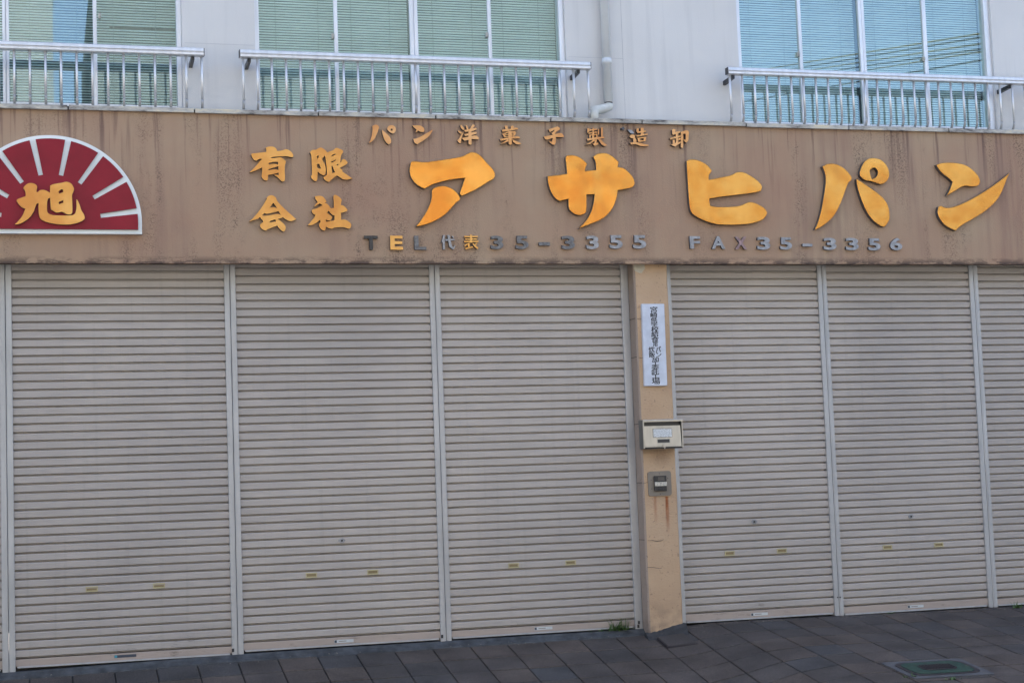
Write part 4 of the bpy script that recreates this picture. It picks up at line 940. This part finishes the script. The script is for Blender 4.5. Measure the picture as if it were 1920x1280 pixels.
# door leaf leaning outwards at its foot
ty, by_ = MYF+0.012, MYF+0.001
zt, zb_ = z1-0.050, z0+0.017
bm = bmesh.new(); prof_x(bm, [(by_, zb_), (ty, zt), (ty+0.004, zt), (by_+0.004, zb_)], x0+0.012, x1-0.016, True)
door = link('flap_door', to_mesh(bm), M['steel'], mb)
wd, ht = x1-x0, z1-z0
fy = lambda z: by_+(ty-by_)*(z-zb_)/(zt-zb_)
def on_door(name, mat, u0, u1, v0, v1, th):
    bm = bmesh.new(); za, zc_ = z0+ht*v0, z0+ht*v1
    prof_x(bm, [(fy(za)-th, za), (fy(zc_)-th, zc_), (fy(zc_)+0.002, zc_), (fy(za)+0.002, za)], x0+wd*u0, x0+wd*u1, True)
    return link(name, to_mesh(bm), mat, mb)
on_door('name_window_frame', M['steel_side'], 0.245, 0.735, 0.375, 0.69, 0.0015)
on_door('name_window', M['plastic_label'], 0.26, 0.72, 0.395, 0.67, 0.004)
on_door('peep_slot_frame', M['steel_side'], 0.345, 0.665, 0.185, 0.32, 0.0012)
on_door('peep_slot', M['black'], 0.36, 0.65, 0.20, 0.305, 0.0022)
bm = bmesh.new(); xm = x0+wd*0.51; box(bm, xm-0.014, xm+0.013, MYF-0.012, MYF+0.004, z0+0.006, z0+0.034, 0.003); box(bm, xm-0.004, xm+0.004, MYF-0.016, MYF-0.010, z0-0.008, z0+0.018, 0.002)
link('latch', to_mesh(bm), M['steel'], mb)

# intercom on its plate
a, b = at(1216.5, 930, PY-0.012), at(1258, 882, PY-0.012)
ic = empty('intercom', ((a.x+b.x)/2, PY, a.z), 'black intercom unit with a pale name strip on a rounded grey plate', 'intercom')
bm = bmesh.new(); rr_ = 0.022; pl = []
for cx, cz, a0 in ((b.x-rr_, b.z-rr_, 0), (a.x+rr_, b.z-rr_, 90), (a.x+rr_, a.z+rr_, 180), (b.x-rr_, a.z+rr_, 270)):
    pl += [(cx+rr_*math.cos(R(a0+18*i)), cz+rr_*math.sin(R(a0+18*i))) for i in range(6)]
prism_xz(bm, pl, PY-0.010, PY+0.004); link('plate', to_mesh(bm), M['plate'], ic)
c0, c1 = at(1228.3, 920.5, PY-0.032), at(1250, 891, PY-0.032)
boxo('housing', M['black'], ic, c0.x, c1.x, PY-0.030, PY-0.009, c0.z, c1.z, 0.004)
h_ = c1.z-c0.z
boxo('name_strip', M['label'], ic, c0.x+0.001, c1.x-0.001, PY-0.0335, PY-0.0295, c0.z+h_*0.33, c0.z+h_*0.60, 0.001)
bm = bmesh.new()
for k in range(4): box(bm, c0.x+0.030, c1.x-0.020, PY-0.0312, PY-0.0295, c0.z+h_*(0.70+0.06*k), c0.z+h_*(0.72+0.06*k))
link('speaker_grille', to_mesh(bm), M['plate'], ic)
boxo('call_button', M['letter_black'], ic, c0.x+0.03, c1.x-0.03, PY-0.034, PY-0.0295, c0.z+h_*0.09, c0.z+h_*0.23, 0.002)
for ux, uz in ((0.5, 0.90), (0.5, 0.07), (0.13, 0.65), (0.14, 0.30), (0.85, 0.70)):
    x, z = a.x+(b.x-a.x)*ux, a.z+(b.z-a.z)*uz
    bm = bmesh.new(); tube(bm, [(x, PY-0.0125, z), (x, PY-0.009, z)], 0.0035, 8); link('screw', to_mesh(bm), M['dark'], ic)

# ================================================================ COVERS IN THE PAVEMENT, WEEDS
def slab(bm, poly, lift, thick):
    t = [bm.verts.new((x, y, gz(x, y)+lift)) for x, y in poly]; d = [bm.verts.new((x, y, gz(x, y)+lift-thick)) for x, y in poly]
    bm.faces.new(t); k = len(poly)
    for i in range(k): bm.faces.new((t[i], d[i], d[(i+1) % k], t[(i+1) % k]))
def rrect(cx, cy_, hx, hy, r_, k=5):
    o = []
    for sx_, sy_, a0 in ((1, 1, 0), (-1, 1, 90), (-1, -1, 180), (1, -1, 270)):
        o += [(cx+sx_*(hx-r_)+r_*math.cos(R(a0+90*i/k)), cy_+sy_*(hy-r_)+r_*math.sin(R(a0+90*i/k))) for i in range(k+1)]
    return o
pl_, pr_ = gat(1684, 1258), gat(1838, 1252)
pt_, pb_ = gat(1762, 1240.5), gat(1762, 1266)
hx, hy = (pr_.x-pl_.x)/2*0.86, abs(pt_.y-pb_.y)/2
mc = ((pl_.x+pr_.x)/2, (pt_.y+pb_.y)/2)
mh = empty('meter_cover', (mc[0], mc[1], gz(*mc)), 'worn green meter cover with a ribbed centre set in the pavement', 'access cover')
bm = bmesh.new(); slab(bm, rrect(mc[0], mc[1], hx+0.05, hy+0.06, 0.03), 0.0065, 0.02); link('concrete_collar', to_mesh(bm), M['concrete'], mh)
bm = bmesh.new(); slab(bm, rrect(mc[0], mc[1], hx, hy, 0.09), 0.0105, 0.02); link('rim', to_mesh(bm), M['iron'], mh)
bm = bmesh.new(); slab(bm, rrect(mc[0], mc[1], hx-0.035, hy-0.03, 0.075), 0.0145, 0.02); link('lid', to_mesh(bm), M['green_paint'], mh)
bm = bmesh.new(); slab(bm, rrect(mc[0], mc[1], hx*0.5, hy*0.42, 0.05), 0.0175, 0.02); link('centre_pad', to_mesh(bm), M['iron'], mh)
bm = bmesh.new()
for k in range(11):
    x = mc[0]-hx*0.42+hx*0.084*k; slab(bm, [(x, mc[1]-hy*0.3), (x+0.012, mc[1]-hy*0.3), (x+0.012, mc[1]+hy*0.3), (x, mc[1]+hy*0.3)], 0.0225, 0.01)
link('ribs', to_mesh(bm), M['iron'], mh)
la, lb, lc_, ld_ = gat(1226, 1193), gat(1280, 1187), gat(1308, 1208), gat(1252, 1215)
lcx, lcy = (la.x+lb.x+lc_.x+ld_.x)/4, (la.y+lb.y+lc_.y+ld_.y)/4
lid = empty('drain_cover', (lcx, lcy, gz(lcx, lcy)), 'small dark square drain cover with a slot at the foot of the pillar', 'access cover')
P4 = [Vector((v.x, v.y)) for v in (la, lb, lc_, ld_)]; C4 = sum(P4, Vector((0, 0)))/4
sc4 = lambda k: [tuple(C4+(v-C4)*k) for v in P4]
bm = bmesh.new(); slab(bm, sc4(1.0), 0.012, 0.03); link('rim', to_mesh(bm), M['iron'], lid)
bm = bmesh.new(); slab(bm, sc4(0.92), 0.016, 0.03); link('lid', to_mesh(bm), M['tile'], lid)
bm = bmesh.new(); slab(bm, [tuple(C4+Vector(v)) for v in ((-0.03, -0.012), (0.06, -0.012), (0.06, 0.02), (-0.03, 0.02))], 0.020, 0.01); link('hand_slot', to_mesh(bm), M['black'], lid)

def blade(bm, base, az, lean, ln, wd, droop, k=6):
    p = Vector(base); d = Vector((math.cos(az)*lean, math.sin(az)*lean, 1)).normalized(); s_ = Vector((-math.sin(az), math.cos(az), 0))
    prev = None
    for i in range(k+1):
        t = i/k; w_ = wd*(1-t)**0.7*0.5+0.0002
        v = [bm.verts.new(p-s_*w_), bm.verts.new(p+s_*w_)]
        if prev: bm.faces.new((prev[0], prev[1], v[1], v[0]))
        prev = v; p = p+d*(ln/k); d = (d+Vector((math.cos(az)*droop, math.sin(az)*droop, -droop))).normalized()
def weed(px, py, label, nb, ln, spread, tall=()):
    g = gat(px, py); g.y = min(g.y, -0.03); g.z = max(gz(g.x, g.y), gz(g.x, 0)+0.02 if g.x < pxl and g.y > -0.07 else -9)
    t = empty('weed', g, label, 'weed', 'weeds growing in the joints')
    bm = bmesh.new()
    for _ in range(nb):
        b_ = (g.x+random.gauss(0, spread), g.y+random.uniform(-0.02, 0.012), g.z-0.004)
        blade(bm, b_, random.uniform(0, 6.283), random.uniform(0.2, 1.3), ln*random.uniform(0.5, 1.2), random.uniform(0.006, 0.012), random.uniform(0.02, 0.22))
    link('leaves', to_mesh(bm), M['leaf'], t)
    if tall:
        bm = bmesh.new()
        for az, lean, l2, dr in tall: blade(bm, (g.x-0.02, g.y-0.01, g.z), az, lean, l2, 0.006, dr, 9)
        link('stems', to_mesh(bm), M['leaf_pale'], t)
weed(1157, 1183, 'tufted green weed with long thin stems below the middle shutter', 90, 0.14, 0.035, ((3.0, 0.35, 0.24, 0.01), (3.2, 0.55, 0.19, 0.24), (0.2, 0.7, 0.22, 0.12), (0.1, 0.35, 0.21, 0.2), (0.0, 1.1, 0.21, 0.1)))
weed(1130, 1186, 'low pale weed patch just left of the tufted weed', 26, 0.045, 0.035)
weed(1908, 1138, 'small leafy weed at the foot of the rightmost shutter', 34, 0.065, 0.022)
weed(1666, 1146.5, 'tiny weed at the foot of the shutter beside the rightmost post', 14, 0.03, 0.02)
weed(1232, 1184, 'low weeds along the foot of the orange pillar', 22, 0.03, 0.07)
weed(1708, 1268, 'grass tuft at the left corner of the green cover', 26, 0.035, 0.03)
weed(1790, 1272, 'grass tuft in front of the green cover', 26, 0.03, 0.05)

# ================================================================ ACROSS THE STREET (mirrored in the glass; outer two buildings added for the light)
def opposite(x0, x1, h, mat, label, cols, floors, roof=0.0):
    t = empty('opposite_building', ((x0+x1)/2, -16.2, -0.36), label, 'building', 'buildings across the street')
    boxo('wall', M[mat], t, x0, x1, -26, -16.2, -0.36, h)
    if roof:
        bm = bmesh.new(); prof_x(bm, [(-16.0, h), (-16.6, h+roof), (-25.6, h+roof), (-26.2, h)], x0-0.1, x1+0.1, True)
        link('roof', to_mesh(bm), M['slate'], t)
    else: boxo('parapet', M['kerb'], t, x0-0.1, x1+0.1, -26.1, -16.1, h, h+0.35)
    for f in range(floors):
        for c_ in range(cols):
            xa = x0+(x1-x0)*(c_+0.22)/cols; xb = x0+(x1-x0)*(c_+0.78)/cols; z = 1.0+f*3.1
            o = boxo('window', M['opp_glass'], t, xa, xb, -16.2, -16.14, z, z+1.5)
            boxo('sill', M['kerb'], o, xa-0.05, xb+0.05, -16.14, -16.05, z-0.08, z)
opposite(-13, 0.25, 12.6, 'opp_a', 'pale grey building across the street, mirrored in the left window', 4, 3)
opposite(1.05, 10.4, 7.3, 'opp_b', 'dark-roofed pale building across the street, mirrored in the middle window', 4, 2, 3.6)  # dark roof over pale wall shaped for reflections in glass and gold letters
opposite(11.2, 34, 6.3, 'opp_a', 'added low pale building across the street, blocking low sky and bouncing sunlight', 8, 2)  # added to deepen shade under the sign band and give warm fill
opposite(-34, -13.6, 9.0, 'opp_b', 'added unseen pale building far left across the street, blocking low sky', 6, 3)  # added out of view to cut light from the low horizon
MIR = WIN_Y+0.03
def mirror_at(px, py, Y):
    v = at(px, py, Y); return Vector((v.x, MIR*2-v.y, v.z))
tp = mirror_at(1862, 60, 9.5)
pole = empty('utility_pole', (tp.x, tp.y, -0.36), 'grey concrete utility pole across the street, mirrored in the right window', 'utility pole')
bm = bmesh.new(); tube(bm, [(tp.x, tp.y, -0.36), (tp.x, tp.y, 11.5)], [0.17, 0.11], 16); link('shaft', to_mesh(bm, 'shaft', True), M['pole'], pole)
for z in (10.9, 10.2, 5.2):
    boxo('crossarm', M['pole'], pole, tp.x-0.6, tp.x+0.6, tp.y-0.05, tp.y+0.05, z-0.05, z+0.05)
bm = bmesh.new(); tube(bm, [(tp.x+0.3, tp.y+0.1, 8.6), (tp.x+0.3, tp.y+0.1, 9.4)], 0.22, 14); link('transformer', to_mesh(bm), M['plate'], pole)
wl = [('top yellowish overhead wire', 1846, 63, 1455, 127, 'wire_yellow'), ('upper black overhead wire', 1846, 70, 1500, 128, 'wire'), ('second yellowish overhead wire', 1846, 82, 1560, 126, 'wire_yellow'),
      ('thin black overhead wire', 1846, 92, 1600, 128, 'wire'), ('lower yellowish overhead wire', 1846, 97, 1640, 130, 'wire_yellow'), ('lowest black overhead wire', 1846, 113, 1390, 192, 'wire')]
for nm, xa, ya, xb, yb, mt in wl:
    p = mirror_at(xa, ya, 9.5); q_ = mirror_at(xb, yb, 30.0); far = p+(q_-p)*1.7; near = p-(q_-p)*0.02
    pts = [near.lerp(far, i/12) - Vector((0, 0, 0.5*math.sin(math.pi*i/12))) + Vector((0, 0, 0.5*math.sin(math.pi*i/12))) for i in range(13)]
    bm = bmesh.new(); tube(bm, pts, 0.016, 6)
    tag(link('overhead_wire', to_mesh(bm), M[mt]), nm + ' mirrored in the right window', 'wire', 'overhead wires across the street')

# grit and dry scraps gathered along the shop front
bm = bmesh.new()
for _ in range(420):
    x = random.uniform(-0.6, 9.0); y = -0.02-abs(random.gauss(0, 0.06)) if x > 5.05 else -0.05-abs(random.gauss(0, 0.05))
    if 4.5 < x < 5.1: y -= 0.17
    if random.random() < 0.12: y = random.uniform(-2.2, -0.2)
    r_ = random.uniform(0.002, 0.007)*(1.6 if random.random() < 0.06 else 1); z = gz(x, y)+0.002
    if x < 4.5 and y > -0.1: z = gz(x, y)+0.012
    a0 = random.uniform(0, 6.28); k = 5
    lo_v = [bm.verts.new((x+r_*math.cos(a0+6.283*i/k)*random.uniform(0.6, 1.2), y+r_*math.sin(a0+6.283*i/k)*random.uniform(0.6, 1.2), z-0.004)) for i in range(k)]
    tp_ = bm.verts.new((x, y, z+r_*0.7))
    for i in range(k): bm.faces.new((lo_v[i], lo_v[(i+1) % k], tp_))
tag(link('grit', to_mesh(bm), M['grit']), 'pale grit and dry scraps scattered along the foot of the shutters', 'grit', kind='stuff')
